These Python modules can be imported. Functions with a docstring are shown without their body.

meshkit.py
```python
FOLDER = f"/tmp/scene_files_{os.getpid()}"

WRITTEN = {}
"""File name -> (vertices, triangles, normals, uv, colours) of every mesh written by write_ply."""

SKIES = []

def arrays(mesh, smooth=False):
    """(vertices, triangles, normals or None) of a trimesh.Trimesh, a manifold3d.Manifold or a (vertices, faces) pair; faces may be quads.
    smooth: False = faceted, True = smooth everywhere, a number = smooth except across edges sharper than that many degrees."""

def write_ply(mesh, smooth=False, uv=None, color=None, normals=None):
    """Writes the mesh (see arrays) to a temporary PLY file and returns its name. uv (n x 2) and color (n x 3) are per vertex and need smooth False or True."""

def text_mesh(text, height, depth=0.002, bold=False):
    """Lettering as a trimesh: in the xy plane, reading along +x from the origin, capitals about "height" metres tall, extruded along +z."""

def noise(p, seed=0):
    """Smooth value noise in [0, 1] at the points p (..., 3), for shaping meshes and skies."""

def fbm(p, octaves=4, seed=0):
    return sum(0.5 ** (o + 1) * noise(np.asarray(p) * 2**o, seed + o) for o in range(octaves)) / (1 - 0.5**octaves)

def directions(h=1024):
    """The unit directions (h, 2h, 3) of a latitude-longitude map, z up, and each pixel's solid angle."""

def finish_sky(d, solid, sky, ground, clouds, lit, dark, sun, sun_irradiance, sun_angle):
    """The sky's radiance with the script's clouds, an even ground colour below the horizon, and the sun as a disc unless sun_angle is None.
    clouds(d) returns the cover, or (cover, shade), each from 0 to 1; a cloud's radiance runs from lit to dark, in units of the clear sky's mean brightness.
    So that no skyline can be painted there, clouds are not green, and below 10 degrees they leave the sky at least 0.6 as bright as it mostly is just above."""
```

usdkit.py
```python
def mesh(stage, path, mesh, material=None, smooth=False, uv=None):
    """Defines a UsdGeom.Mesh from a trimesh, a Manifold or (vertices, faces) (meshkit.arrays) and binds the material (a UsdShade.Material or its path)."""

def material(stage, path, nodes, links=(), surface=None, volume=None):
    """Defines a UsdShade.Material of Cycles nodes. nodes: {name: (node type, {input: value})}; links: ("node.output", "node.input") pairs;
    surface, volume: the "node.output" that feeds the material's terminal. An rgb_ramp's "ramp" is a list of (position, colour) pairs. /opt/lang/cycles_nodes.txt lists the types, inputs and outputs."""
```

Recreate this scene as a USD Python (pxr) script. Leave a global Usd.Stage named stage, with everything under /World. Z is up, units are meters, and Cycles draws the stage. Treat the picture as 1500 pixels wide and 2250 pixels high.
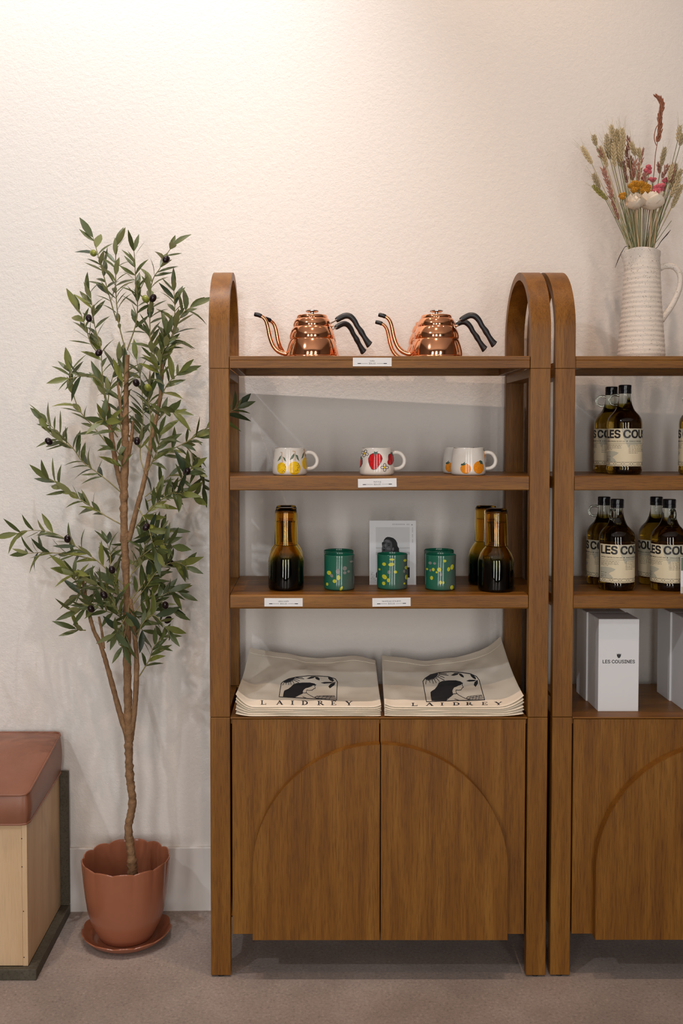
import math, random
import numpy as np, trimesh
from shapely.geometry import Polygon, LineString, Point, box as sbox
from shapely.ops import unary_union
from shapely import affinity
from pxr import Usd, UsdGeom, UsdLux, UsdShade, Sdf, Gf, Vt
import usdkit, meshkit

stage = Usd.Stage.CreateInMemory()
UsdGeom.SetStageUpAxis(stage, UsdGeom.Tokens.z)
UsdGeom.SetStageMetersPerUnit(stage, 1.0)
UsdGeom.Xform.Define(stage, '/World')
rng = random.Random(7)
PI = math.pi

# ------------------------------------------------------------------ camera, lights, exposure
F, CX, CY, PIT = 2201.755, 689.5, 1036.4, .0371           # focal length and principal point in pixels of 1500 x 2250, pitch down
CAM = np.array([.3076, -2.9407, 1.6225])
cam = UsdGeom.Camera.Define(stage, '/World/camera')
cam.CreateHorizontalApertureAttr(36.0); cam.CreateVerticalApertureAttr(54.0)
cam.CreateFocalLengthAttr(36.0 * F / 1500)
cam.CreateHorizontalApertureOffsetAttr((750 - CX) / 1500 * 36)
cam.CreateVerticalApertureOffsetAttr(-(1125 - CY) / 1500 * 36)
cam.AddTranslateOp().Set(Gf.Vec3d(*map(float, CAM)))
cam.AddRotateXYZOp().Set(Gf.Vec3f(90 - math.degrees(PIT), 0, 0))
cam.CreateExposureAttr(-0.32)
cam.CreateClippingRangeAttr(Gf.Vec2f(0.05, 100))

def look_at(prim, p, t):
    p, t = np.array(p, float), np.array(t, float)
    z = p - t; z /= np.linalg.norm(z)
    x = np.cross([0, 0, 1.0], z)
    x = x / np.linalg.norm(x) if np.linalg.norm(x) > 1e-6 else np.array([1.0, 0, 0])
    y = np.cross(z, x)
    prim.AddTransformOp().Set(Gf.Matrix4d(*x, 0, *y, 0, *z, 0, *p, 1))

def spot(name, p, t, power, color, cone, soft, radius=.04):
    l = UsdLux.SphereLight.Define(stage, '/World/' + name)
    l.CreateRadiusAttr(radius); l.CreateIntensityAttr(power); l.CreateNormalizeAttr(True)
    l.CreateColorAttr(Gf.Vec3f(*color))
    s = UsdLux.ShapingAPI.Apply(l.GetPrim())
    s.CreateShapingConeAngleAttr(cone); s.CreateShapingConeSoftnessAttr(soft)
    look_at(l, p, t)

def window_light(name, p, t, w, h, power, color):
    l = UsdLux.RectLight.Define(stage, '/World/' + name)
    l.CreateWidthAttr(w); l.CreateHeightAttr(h); l.CreateIntensityAttr(power); l.CreateNormalizeAttr(False)
    l.CreateColorAttr(Gf.Vec3f(*color))
    look_at(l, p, t)

WARM, NEUT, DAY = (1, .69, .49), (.88, .93, 1), (1, .985, .97)
spot('ceiling_spot_light', (-.95, -.60, 4.6), (-.80, .42, 1.9), 38, WARM, 40, .9, .02)
spot('ceiling_spot_light_001', (-.10, -.60, 4.6), (-.30, .42, 2.9), 66, NEUT, 32, .95, .02)
spot('ceiling_spot_light_002', (.95, -.60, 4.6), (.66, .42, 1.9), 36, WARM, 36, .9, .02)
spot('ceiling_spot_light_003', (1.95, -.60, 4.6), (1.9, .42, 1.4), 5, WARM, 36, .9, .02)
spot('ceiling_spot_light_004', (-2.45, -3.6, 4.6), (-.2, .3, 1.0), 62, NEUT, 40, .8, .07)
spot('ceiling_spot_light_005', (.35, -2.0, 4.6), (.45, .1, 1.95), 34, WARM, 20, .9, .04)
for i, x in enumerate((-2.1, .0, 2.3)):
    window_light('window_daylight' + ('_%03d' % i if i else ''), (x, -6.9, 1.85), (x, 0, 1.85), .72, 3.6, 10.5, DAY)

# ------------------------------------------------------------------ helpers
def ray(u, v):
    up = -(v - CY) / F; c, s = math.cos(PIT), math.sin(PIT)
    return np.array([(u - CX) / F, c + s * up, -s + c * up])
def at(u, v, y):
    d = ray(u, v); return CAM + d * ((y - CAM[1]) / d[1])
def ppm(y): return F / (y - CAM[1])                         # pixels per metre at depth y

used = {}
def numbered(parent, name):
    k = (str(parent), name); n = used.get(k, -1) + 1; used[k] = n
    return f'{parent}/{name}' + (f'_{n:03d}' if n else '')
def keys(p, label=None, cat=None, group=None, kind=None):
    for k, v in (('label', label), ('category', cat), ('group', group), ('kind', kind)):
        if v: p.SetCustomDataByKey(k, v)
def thing(name, label, cat, loc=(0, 0, 0), rot=(0, 0, 0), group=None, kind=None):
    x = UsdGeom.Xform.Define(stage, numbered('/World', name))
    x.AddTranslateOp().Set(Gf.Vec3d(*map(float, loc))); x.AddRotateXYZOp().Set(Gf.Vec3f(*map(float, rot)))
    keys(x.GetPrim(), label, cat, group, kind)
    return x.GetPrim()
def part(parent, name, mesh, m, smooth=35, label=None, kind=None):
    base = str(parent.GetPath()) if parent is not None else '/World'
    p = usdkit.mesh(stage, numbered(base, name), mesh, M[m], smooth=smooth).GetPrim()
    keys(p, label, None, None, kind)
    return p
def single(name, mesh, m, label, cat, group=None, kind=None, smooth=35):
    p = part(None, name, mesh, m, smooth); keys(p, label, cat, group, kind); return p
def struct(name, mesh, m, smooth=False, parent=None):
    p = part(parent, name, mesh, m, smooth)
    if parent is None: keys(p, kind='structure')
    return p
def dup(root, label, loc, rot=(0, 0, 0), group=None):
    was = root.GetCustomData()
    name = root.GetName().rsplit('_', 1)[0] if root.GetName()[-3:].isdigit() else root.GetName()
    r = thing(name, label, was['category'], loc, rot, group or was.get('group'))
    r.GetReferences().AddInternalReference(root.GetPath()); r.SetInstanceable(True)
    return r

def cat(ms): return trimesh.util.concatenate([m for m in ms if m is not None])
def cbox(lo, hi, c=.0015):
    lo, hi = np.array(lo, float), np.array(hi, float)
    pts = []
    for ix in (0, 1):
        for iy in (0, 1):
            for iz in (0, 1):
                p = np.where([ix, iy, iz], hi, lo); s = np.where([ix, iy, iz], -1, 1) * c
                for k in range(3):
                    q = p + s; q[k] = p[k]; pts.append(q)
    return trimesh.convex.convex_hull(np.array(pts))
def plain_box(lo, hi):
    lo, hi = np.array(lo, float), np.array(hi, float)
    b = trimesh.creation.box(hi - lo); b.apply_translation((lo + hi) / 2); return b
def round_box(lo, hi, r, n=10):
    lo, hi = np.array(lo, float), np.array(hi, float)
    b = trimesh.creation.box((2, 2, 2))
    for _ in range(n): b = b.subdivide()
    v = b.vertices; h = (hi - lo) / 2
    t = np.sign(v) * np.abs(v) ** .8
    q = t * h; inner = np.clip(q, -(h - r), h - r); d = q - inner
    L = np.linalg.norm(d, axis=1, keepdims=True); L[L == 0] = 1
    surf = np.abs(v).max(axis=1, keepdims=True) > .999
    q = inner + d / L * r * (np.abs(d).max(axis=1, keepdims=True) > 1e-9) if False else inner + d / L * np.where(np.linalg.norm(d, axis=1, keepdims=True) > 0, r, 0)
    return trimesh.Trimesh(q + (lo + hi) / 2, b.faces, process=False)
def lathe(prof, n=48, cap=True):
    prof = np.array(prof, float); a = np.arange(n) * 2 * PI / n
    v = np.stack([prof[:, None, 0] * np.cos(a), prof[:, None, 0] * np.sin(a), np.repeat(prof[:, 1:2], n, 1)], -1).reshape(-1, 3)
    f = []
    for i in range(len(prof) - 1):
        for j in range(n):
            a0, a1, b0, b1 = i * n + j, i * n + (j + 1) % n, (i + 1) * n + j, (i + 1) * n + (j + 1) % n
            f += [[a0, a1, b1], [a0, b1, b0]]
    v = list(v)
    if cap:
        for i, flip in ((0, True), (len(prof) - 1, False)):
            if prof[i, 0] > 1e-6:
                v.append([0, 0, prof[i, 1]]); k = len(v) - 1
                for j in range(n):
                    t = [k, i * n + j, i * n + (j + 1) % n]
                    f.append(t[::-1] if flip else t)
    m = trimesh.Trimesh(np.array(v), np.array(f), process=False)
    m.merge_vertices(); m.update_faces(m.nondegenerate_faces()); return m
def spline(pts, n=24):
    p = np.array(pts, float)
    if len(p) < 3: 
        t = np.linspace(0, 1, n)[:, None]; return p[0] * (1 - t) + p[-1] * t
    q = np.vstack([2 * p[0] - p[1], p, 2 * p[-1] - p[-2]])
    s = np.linspace(0, len(p) - 1 - 1e-9, n); i = s.astype(int); t = (s - i)[:, None]
    a, b, c, d = q[i], q[i + 1], q[i + 2], q[i + 3]
    return .5 * (2 * b + (c - a) * t + (2 * a - 5 * b + 4 * c - d) * t * t + (3 * b - a - 3 * c + d) * t ** 3)
def frames(p):
    p = np.asarray(p, float); t = np.gradient(p, axis=0); t /= np.linalg.norm(t, axis=1, keepdims=True) + 1e-12
    a = np.cross(t[0], [0, 0, 1.0] if abs(t[0][2]) < .9 else [0, 1.0, 0]); A = []
    for k in range(len(p)):
        a = a - t[k] * a.dot(t[k]); a /= np.linalg.norm(a) + 1e-12; A.append(a)
    A = np.array(A); return t, A, np.cross(t, A)
def tube(pts, r, sides=8, cap=True, flat=None):
    p = np.asarray(pts, float); r = np.broadcast_to(r, (len(p),)); t, A, B = frames(p)
    rb = r if flat is None else r * np.broadcast_to(flat, (len(p),))
    ang = np.arange(sides) * 2 * PI / sides
    v = p[:, None] + (r[:, None] * np.cos(ang))[..., None] * A[:, None] + (rb[:, None] * np.sin(ang))[..., None] * B[:, None]
    i, j = np.meshgrid(np.arange(len(p) - 1), np.arange(sides), indexing='ij')
    a0, a1, b0, b1 = i * sides + j, i * sides + (j + 1) % sides, (i + 1) * sides + j, (i + 1) * sides + (j + 1) % sides
    f = np.concatenate([np.stack([a0, a1, b1], -1).reshape(-1, 3), np.stack([a0, b1, b0], -1).reshape(-1, 3)])
    v = v.reshape(-1, 3)
    if cap:
        n = len(v); v = np.vstack([v, p[0], p[-1]]); o = (len(p) - 1) * sides
        f = np.vstack([f, [[n, (k + 1) % sides, k] for k in range(sides)], [[n + 1, o + k, o + (k + 1) % sides] for k in range(sides)]])
    return trimesh.Trimesh(v, f, process=False)
def extrude(poly, d):
    ms = [trimesh.creation.extrude_polygon(g, d, engine='earcut') for g in getattr(poly, 'geoms', [poly]) if g.area > 1e-14]
    return cat(ms)
def upright(m):
    """flat in xy, raised along +z -> standing in xz, facing -y"""
    v = np.array(m.vertices); m = m.copy(); m.vertices = np.stack([v[:, 0], -v[:, 2], v[:, 1]], -1); return m
def moved(m, d): m = m.copy(); m.apply_translation(d); return m
def fine(m, e, it=14):
    v, f = trimesh.remesh.subdivide_to_size(np.array(m.vertices), np.array(m.faces), e, max_iter=it)
    return trimesh.Trimesh(v, f, process=False)
def flat_tris(poly, e):
    """a polygon cut into triangles with edges below e: (points n x 2, faces)"""
    V, Fs, n = [], [], 0
    for g in getattr(poly, 'geoms', [poly]):
        if g.area < 1e-12 or g.geom_type != 'Polygon': continue
        v, f = trimesh.creation.triangulate_polygon(g, engine='earcut')
        v, f = trimesh.remesh.subdivide_to_size(np.c_[v, np.zeros(len(v))], f, e, max_iter=14)
        V.append(v[:, :2]); Fs.append(f + n); n += len(v)
    return np.vstack(V), np.vstack(Fs)
def skin(poly, e, place, normal, depth):
    """a thin layer of the polygon laid on a surface: place(points) -> 3-D, normal(points3d) -> outward"""
    v, f = flat_tris(poly, e); p = place(v); n = normal(v, p)
    e1, e2 = p[f[:, 1]] - p[f[:, 0]], p[f[:, 2]] - p[f[:, 0]]
    if (np.cross(e1, e2) * n[f[:, 0]]).sum() < 0: f = f[:, ::-1]
    k = len(v)
    ed = np.sort(np.vstack([f[:, [0, 1]], f[:, [1, 2]], f[:, [2, 0]]]), axis=1)
    d = np.vstack([f[:, [0, 1]], f[:, [1, 2]], f[:, [2, 0]]])
    _, inv, cnt = np.unique(ed, axis=0, return_inverse=True, return_counts=True)
    b = d[cnt[inv.ravel()] == 1]
    side = np.vstack([np.c_[b[:, 0] + k, b[:, 1] + k, b[:, 1]], np.c_[b[:, 0] + k, b[:, 1], b[:, 0]]])
    return trimesh.Trimesh(np.vstack([p + n * depth, p - n * depth * .3]), np.vstack([f, f[:, ::-1] + k, side]), process=False)

# ------------------------------------------------------------------ materials
M = {}
def mat(name, color, rough=.5, bump=None, var=None, extra=None, spec=.5, object_var=0, coords='position'):
    """principled; var = (scale, colour2, amount); bump = (scale, strength, distance)"""
    nodes = {'p': ('principled_bsdf', {'base_color': color, 'roughness': rough, 'specular_ior_level': spec, **(extra or {})}), 'g': ('geometry', {})}
    links = []
    src = None
    if var:
        nodes['n'] = ('noise_texture', {'scale': var[0], 'detail': 5.0, 'roughness': .6})
        nodes['r'] = ('rgb_ramp', {'ramp': [(.32, color), (.68, var[1])]})
        links += [('g.position', 'n.vector'), ('n.fac', 'r.fac')]; src = 'r.color'
    if object_var:
        nodes['o'] = ('object_info', {}); nodes['mr'] = ('map_range', {'from_min': 0., 'from_max': 1., 'to_min': 1 - object_var, 'to_max': 1 + object_var})
        nodes['h'] = ('hsv', {'color': color}); links += [('o.random', 'mr.value'), ('mr.result', 'h.value')]
        if src: links.append((src, 'h.color'))
        src = 'h.color'
    if src: links.append((src, 'p.base_color'))
    if bump:
        nodes['bn'] = ('noise_texture', {'scale': bump[0], 'detail': 3.0, 'roughness': .55}); nodes['b'] = ('bump', {'strength': bump[1], 'distance': bump[2]})
        links += [('g.position', 'bn.vector'), ('bn.fac', 'b.height'), ('b.normal', 'p.normal')]
    M[name] = usdkit.material(stage, '/World/Looks/' + name, nodes, links, surface='p.BSDF')

def wood(name, dark, mid, light, scale, rough=.42, streak=1.0, pore=1.0):
    nodes = {'g': ('geometry', {}), 'm': ('mapping', {'scale': scale}), 'm2': ('mapping', {'scale': tuple(11 * s if s > 3 else 6.0 * s for s in scale)}),
             'n': ('noise_texture', {'scale': 1.0, 'detail': 6.0, 'roughness': .6, 'distortion': .5 * streak}),
             'n2': ('noise_texture', {'scale': 1.6, 'detail': 4.0, 'roughness': .7}),
             'r': ('rgb_ramp', {'ramp': [(.22, dark), (.5, mid), (.78, light)]}),
             'r2': ('rgb_ramp', {'ramp': [(.38, (.42, .36, .30)), (.50, (1, 1, 1)), (.66, (1.12, 1.1, 1.05))]}),
             'x': ('mix_color', {'blend_type': 'multiply', 'fac': .55 * pore}),
             'b': ('bump', {'strength': .12, 'distance': .001}),
             'p': ('principled_bsdf', {'roughness': rough, 'specular_ior_level': .32})}
    links = [('g.position', 'm.vector'), ('g.position', 'm2.vector'), ('m.vector', 'n.vector'), ('m2.vector', 'n2.vector'), ('n.fac', 'r.fac'), ('n2.fac', 'r2.fac'),
             ('r.color', 'x.a'), ('r2.color', 'x.b'), ('x.result', 'p.base_color'), ('n2.fac', 'b.height'), ('b.normal', 'p.normal')]
    M[name] = usdkit.material(stage, '/World/Looks/' + name, nodes, links, surface='p.BSDF')

WD, WM, WL = (.125, .044, .0050), (.212, .083, .0090), (.30, .135, .021)
wood('wood_upright', WD, WM, WL, (22, 22, 1.6))
wood('wood_level', WD, WM, WL, (1.6, 22, 22))
wood('wood_deep', WD, WM, WL, (22, 1.6, 22))
wood('plywood', (.56, .36, .19), (.66, .45, .26), (.74, .54, .34), (14, 14, 1.2), rough=.45, pore=.25)
wood('plywood_edge', (.50, .32, .17), (.62, .42, .24), (.70, .5, .3), (1.2, 14, 90), rough=.5, pore=.4)
wood('stained_trim', (.05, .042, .028), (.085, .073, .05), (.125, .108, .08), (8, 8, 8), rough=.6)

def wall_mat():
    nodes = {'g': ('geometry', {}), 'n': ('noise_texture', {'scale': 75.0, 'detail': 4.0, 'roughness': .6}), 'n2': ('noise_texture', {'scale': 210.0, 'detail': 2.0}),
             'a': ('math', {'math_type': 'multiply_add', 'value2': .35}), 'b': ('bump', {'strength': .45, 'distance': .004}),
             'p': ('principled_bsdf', {'base_color': (.80, .752, .70), 'roughness': .62, 'specular_ior_level': .3})}
    links = [('g.position', 'n.vector'), ('g.position', 'n2.vector'), ('n2.fac', 'a.value1'), ('n.fac', 'a.value3'), ('a.value', 'b.height'), ('b.normal', 'p.normal')]
    M['wall_paint'] = usdkit.material(stage, '/World/Looks/wall_paint', nodes, links, surface='p.BSDF')
wall_mat()
def floor_mat():
    nodes = {'g': ('geometry', {}), 'n': ('noise_texture', {'scale': 3.2, 'detail': 6.0, 'roughness': .65}),
             'r': ('rgb_ramp', {'ramp': [(.3, (.30, .243, .213)), (.55, (.385, .318, .282)), (.75, (.46, .39, .35))]}),
             'n2': ('noise_texture', {'scale': 110.0, 'detail': 5.0, 'roughness': .8}),
             'r2': ('rgb_ramp', {'ramp': [(.34, (.5, .47, .45)), (.46, (.95, .95, .95)), (.56, (1, 1, 1)), (.68, (1.6, 1.6, 1.6))]}),
             'x': ('mix_color', {'blend_type': 'multiply', 'fac': .8, 'use_clamp_result': False}), 'b': ('bump', {'strength': .15, 'distance': .002}),
             'p': ('principled_bsdf', {'roughness': .55, 'specular_ior_level': .35})}
    links = [('g.position', 'n.vector'), ('g.position', 'n2.vector'), ('n.fac', 'r.fac'), ('n2.fac', 'r2.fac'), ('r.color', 'x.a'), ('r2.color', 'x.b'), ('x.result', 'p.base_color'), ('n2.fac', 'b.height'), ('b.normal', 'p.normal')]
    M['concrete'] = usdkit.material(stage, '/World/Looks/concrete', nodes, links, surface='p.BSDF')
floor_mat()
mat('ceiling_paint', (.78, .76, .73), .8)
mat('room_paint', (.16, .125, .10), .8)
mat('trim_paint', (.74, .70, .66), .45)
mat('copper', (.89, .40, .21), .11, extra={'metallic': 1.0})
mat('chrome', (.78, .75, .72), .12, extra={'metallic': 1.0})
mat('black_plastic', (.012, .012, .014), .38)
mat('black_gloss', (.006, .006, .008), .15)
mat('dark_void', (.01, .008, .006), .7)
mat('glaze_white', (.80, .76, .70), .16, var=(28., (.74, .69, .62)))
mat('decal_yellow', (.85, .58, .02), .18, var=(160., (.72, .43, .01)))
mat('decal_red', (.62, .015, .015), .12, var=(160., (.45, .008, .012)))
mat('decal_orange', (.85, .33, .02), .16, var=(160., (.72, .22, .01)))
mat('decal_leaf', (.13, .18, .12), .25)
mat('decal_green', (.045, .10, .075), .25)
mat('decal_line', (.045, .04, .045), .3)
mat('decal_stem', (.55, .33, .17), .3)
mat('paper_white', (.80, .80, .80), .6)
mat('ink', (.03, .03, .035), .6)
mat('ink_grey', (.30, .30, .31), .6)
mat('ink_label', (.025, .022, .02), .5)
mat('label_paper', (.80, .68, .46), .55)
mat('label_grey', (.52, .485, .37), .55)
mat('photo_light', (.66, .66, .66), .6, spec=.25)
mat('photo_mid', (.48, .48, .48), .6, spec=.25)
mat('photo_skin', (.075, .075, .078), .6, spec=.25)
mat('photo_skin_light', (.14, .14, .145), .6, spec=.25)
mat('photo_hair', (.012, .012, .013), .6, spec=.25)
mat('card_white', (.74, .74, .75), .45)
mat('box_white', (.80, .79, .79), .5)
mat('canvas', (.86, .765, .62), .9, bump=(900., .25, .0006), var=(9., (.90, .82, .69)))
mat('print_ink', (.018, .018, .022), .7)
mat('terracotta', (.33, .115, .058), .20, var=(5., (.38, .14, .075)), bump=(9., .05, .01))
mat('leather', (.22, .080, .042), .38, var=(6., (.29, .115, .062)), bump=(240., .12, .0015))
mat('bark', (.20, .105, .045), .8, var=(45., (.30, .17, .08)), bump=(70., .6, .006))
mat('twig', (.27, .23, .09), .6)
mat('soil', (.03, .02, .014), .95, bump=(60., .8, .01))
mat('olive_black', (.012, .004, .006), .12)
mat('olive_green', (.20, .22, .03), .2)
mat('stoneware', (.74, .68, .62), .5)
mat('straw', (.52, .44, .25), .7, object_var=.25)
mat('straw_green', (.25, .27, .13), .7, object_var=.3)
mat('wheat', (.50, .40, .23), .75, object_var=.25)
mat('wheat_green', (.42, .38, .10), .75)
mat('reed', (.34, .165, .115), .75, object_var=.3)
mat('reed_red', (.30, .11, .055), .7)
mat('stick', (.58, .40, .22), .6)
mat('yarrow', (.62, .30, .02), .8, var=(300., (.45, .19, .01)))
mat('statice', (.62, .10, .14), .8, var=(260., (.75, .22, .24)))
mat('petal', (.90, .80, .66), .75, var=(30., (.84, .68, .50)), object_var=.06)
mat('dry_leaf', (.07, .05, .045), .7)
mat('cup_spot_yellow', (.56, .56, .04), .2)
mat('cup_spot_grey', (.24, .24, .22), .2)

def speckled(name, base, speck, scale, cut):
    nodes = {'g': ('geometry', {}), 'v': ('voronoi_texture', {'scale': scale}), 'w': ('noise_texture', {'scale': 120., 'detail': 2.0}),
             'mr': ('map_range', {'from_min': .25, 'from_max': .75, 'to_min': .02, 'to_max': cut}), 'c': ('math', {'math_type': 'less_than'}),
             'x': ('mix_color', {'a': base, 'b': speck}), 'p': ('principled_bsdf', {'roughness': .5})}
    links = [('g.position', 'v.vector'), ('g.position', 'w.vector'), ('w.fac', 'mr.value'), ('v.distance', 'c.value1'), ('mr.result', 'c.value2'), ('c.value', 'x.fac'), ('x.result', 'p.base_color')]
    M[name] = usdkit.material(stage, '/World/Looks/' + name, nodes, links, surface='p.BSDF')
speckled('stoneware', (.74, .66, .575), (.14, .09, .06), 230., .30)

def leaf_mat(name, a, b, back):
    nodes = {'o': ('object_info', {}), 'g': ('geometry', {}), 'r': ('rgb_ramp', {'ramp': [(0, a), (.6, b), (1, (b[0] * 1.35, b[1] * 1.25, b[2] * 1.1))]}),
             'x': ('mix_color', {'b': back}), 'p': ('principled_bsdf', {'roughness': .42, 'specular_ior_level': .45}), 't': ('translucent_bsdf', {}), 's': ('mix_closure', {'fac': .12})}
    links = [('o.random', 'r.fac'), ('r.color', 'x.a'), ('g.backfacing', 'x.fac'), ('x.result', 'p.base_color'), ('x.result', 't.color'), ('p.BSDF', 's.closure1'), ('t.BSDF', 's.closure2')]
    M[name] = usdkit.material(stage, '/World/Looks/' + name, nodes, links, surface='s.closure')
leaf_mat('olive_leaf', (.018, .040, .028), (.135, .155, .036), (.28, .29, .12))

def ombre_glass(name, stops, z0, z1, ior=1.48, rough=0.0):
    nodes = {'t': ('texture_coordinate', {}), 's': ('separate_xyz', {}), 'mr': ('map_range', {'from_min': z0, 'from_max': z1}), 'r': ('rgb_ramp', {'ramp': stops}),
             'p': ('principled_bsdf', {'roughness': rough, 'transmission_weight': 1.0, 'ior': ior})}
    links = [('t.object', 's.vector'), ('s.z', 'mr.value'), ('mr.result', 'r.fac'), ('r.color', 'p.base_color')]
    M[name] = usdkit.material(stage, '/World/Looks/' + name, nodes, links, surface='p.BSDF')
AMB = (1.0, .79, .20)
ombre_glass('amber_ombre', [(0, (.02, .025, .012)), (.36, (.05, .07, .02)), (.50, (.42, .42, .08)), (.62, (.96, .70, .14)), (1, AMB)], 0, .17)
ombre_glass('amber', [(0, AMB), (.82, (.95, .70, .16)), (1, (.72, .42, .06))], 0, .115)
ombre_glass('oil_glass', [(0, (.20, .105, .010)), (.60, (.22, .125, .011)), (.725, (.27, .165, .014)), (.745, (.40, .33, .04)), (.818, (.40, .33, .04)), (.83, (.80, .86, .78)), (1, (.84, .89, .82))], 0, .262)
mat('pale_glass', (.80, .87, .79), 0.02, extra={'transmission_weight': 1.0})

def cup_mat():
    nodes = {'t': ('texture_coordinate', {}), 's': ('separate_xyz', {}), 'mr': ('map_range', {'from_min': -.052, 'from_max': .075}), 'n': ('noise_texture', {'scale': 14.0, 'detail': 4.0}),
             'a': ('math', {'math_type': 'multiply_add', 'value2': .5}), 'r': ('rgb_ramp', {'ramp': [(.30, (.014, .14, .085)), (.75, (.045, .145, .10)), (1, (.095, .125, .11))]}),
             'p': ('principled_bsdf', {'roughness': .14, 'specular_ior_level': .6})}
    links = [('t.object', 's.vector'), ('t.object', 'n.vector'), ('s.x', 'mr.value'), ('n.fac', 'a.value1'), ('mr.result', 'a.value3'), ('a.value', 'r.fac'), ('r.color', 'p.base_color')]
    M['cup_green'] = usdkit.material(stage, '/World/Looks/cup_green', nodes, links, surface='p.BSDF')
cup_mat()
mat('cup_inside', (.01, .16, .09), .2)

# ------------------------------------------------------------------ setting
WS = .0190                                                   # the wall runs a little out of parallel with the bookcases
def wy(x): return .4325 + WS * (x - .06)
def wall_slab(x0, x1, z0, z1, t0, t1):
    P = [(x, wy(x) + t, z) for x in (x0, x1) for t in (t0, t1) for z in (z0, z1)]
    return trimesh.convex.convex_hull(np.array(P))
X0, X1, Y0, ZC = -4.0, 5.0, -7.0, 4.7
struct('wall_back', wall_slab(X0 - .2, X1 + .2, -.02, ZC, 0, .12), 'wall_paint')
struct('floor', plain_box((X0 - .2, Y0 - .2, -.1), (X1 + .2, .6, 0)), 'concrete')
struct('ceiling', plain_box((X0 - .2, Y0 - .2, ZC), (X1 + .2, .6, ZC + .1)), 'ceiling_paint')
struct('wall_left', plain_box((X0 - .12, Y0, 0), (X0, wy(X0), ZC)), 'room_paint')
struct('wall_right', plain_box((X1, Y0, 0), (X1 + .12, wy(X1), ZC)), 'room_paint')
struct('wall_front', plain_box((X0, Y0 - .12, 0), (X1, Y0, ZC)), 'room_paint')
bbp = Polygon([(0, 0), (-.012, 0), (-.012, .2155), (-.0095, .2185), (0, .2195)])
P = np.array([(x, wy(x) + q[0], q[1]) for x in (X0, X1) for q in list(bbp.exterior.coords)[:-1]])
struct('baseboard_back', trimesh.convex.convex_hull(P), 'trim_paint')

# ------------------------------------------------------------------ bookcases
W, PW, D, PT = 1.0, .0587, .40, .028
ZJ, Z1, Z2B, Z2, Z3B, Z3, ZCAB, ZTOP = 1.8168, 1.8520, 1.4583, 1.4993, 1.1072, 1.1492, .7840, 2.1238
def arch_mesh():
    def outline(t):
        r = D / 2 - t; zc = ZTOP - D / 2; a = np.linspace(0, PI, 40)
        return [(D / 2 + r * math.cos(k), zc + r * math.sin(k)) for k in a]
    o = [(D, ZJ)] + outline(0) + [(0, ZJ)]; i = [(PT, ZJ)] + outline(.0235)[::-1] + [(D - PT, ZJ)]
    m = trimesh.creation.extrude_polygon(Polygon(o + i), PW, engine='earcut')    # (y, z, x)
    v = np.array(m.vertices); m.vertices = np.stack([v[:, 2], v[:, 0], v[:, 1]], -1); return m
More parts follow.
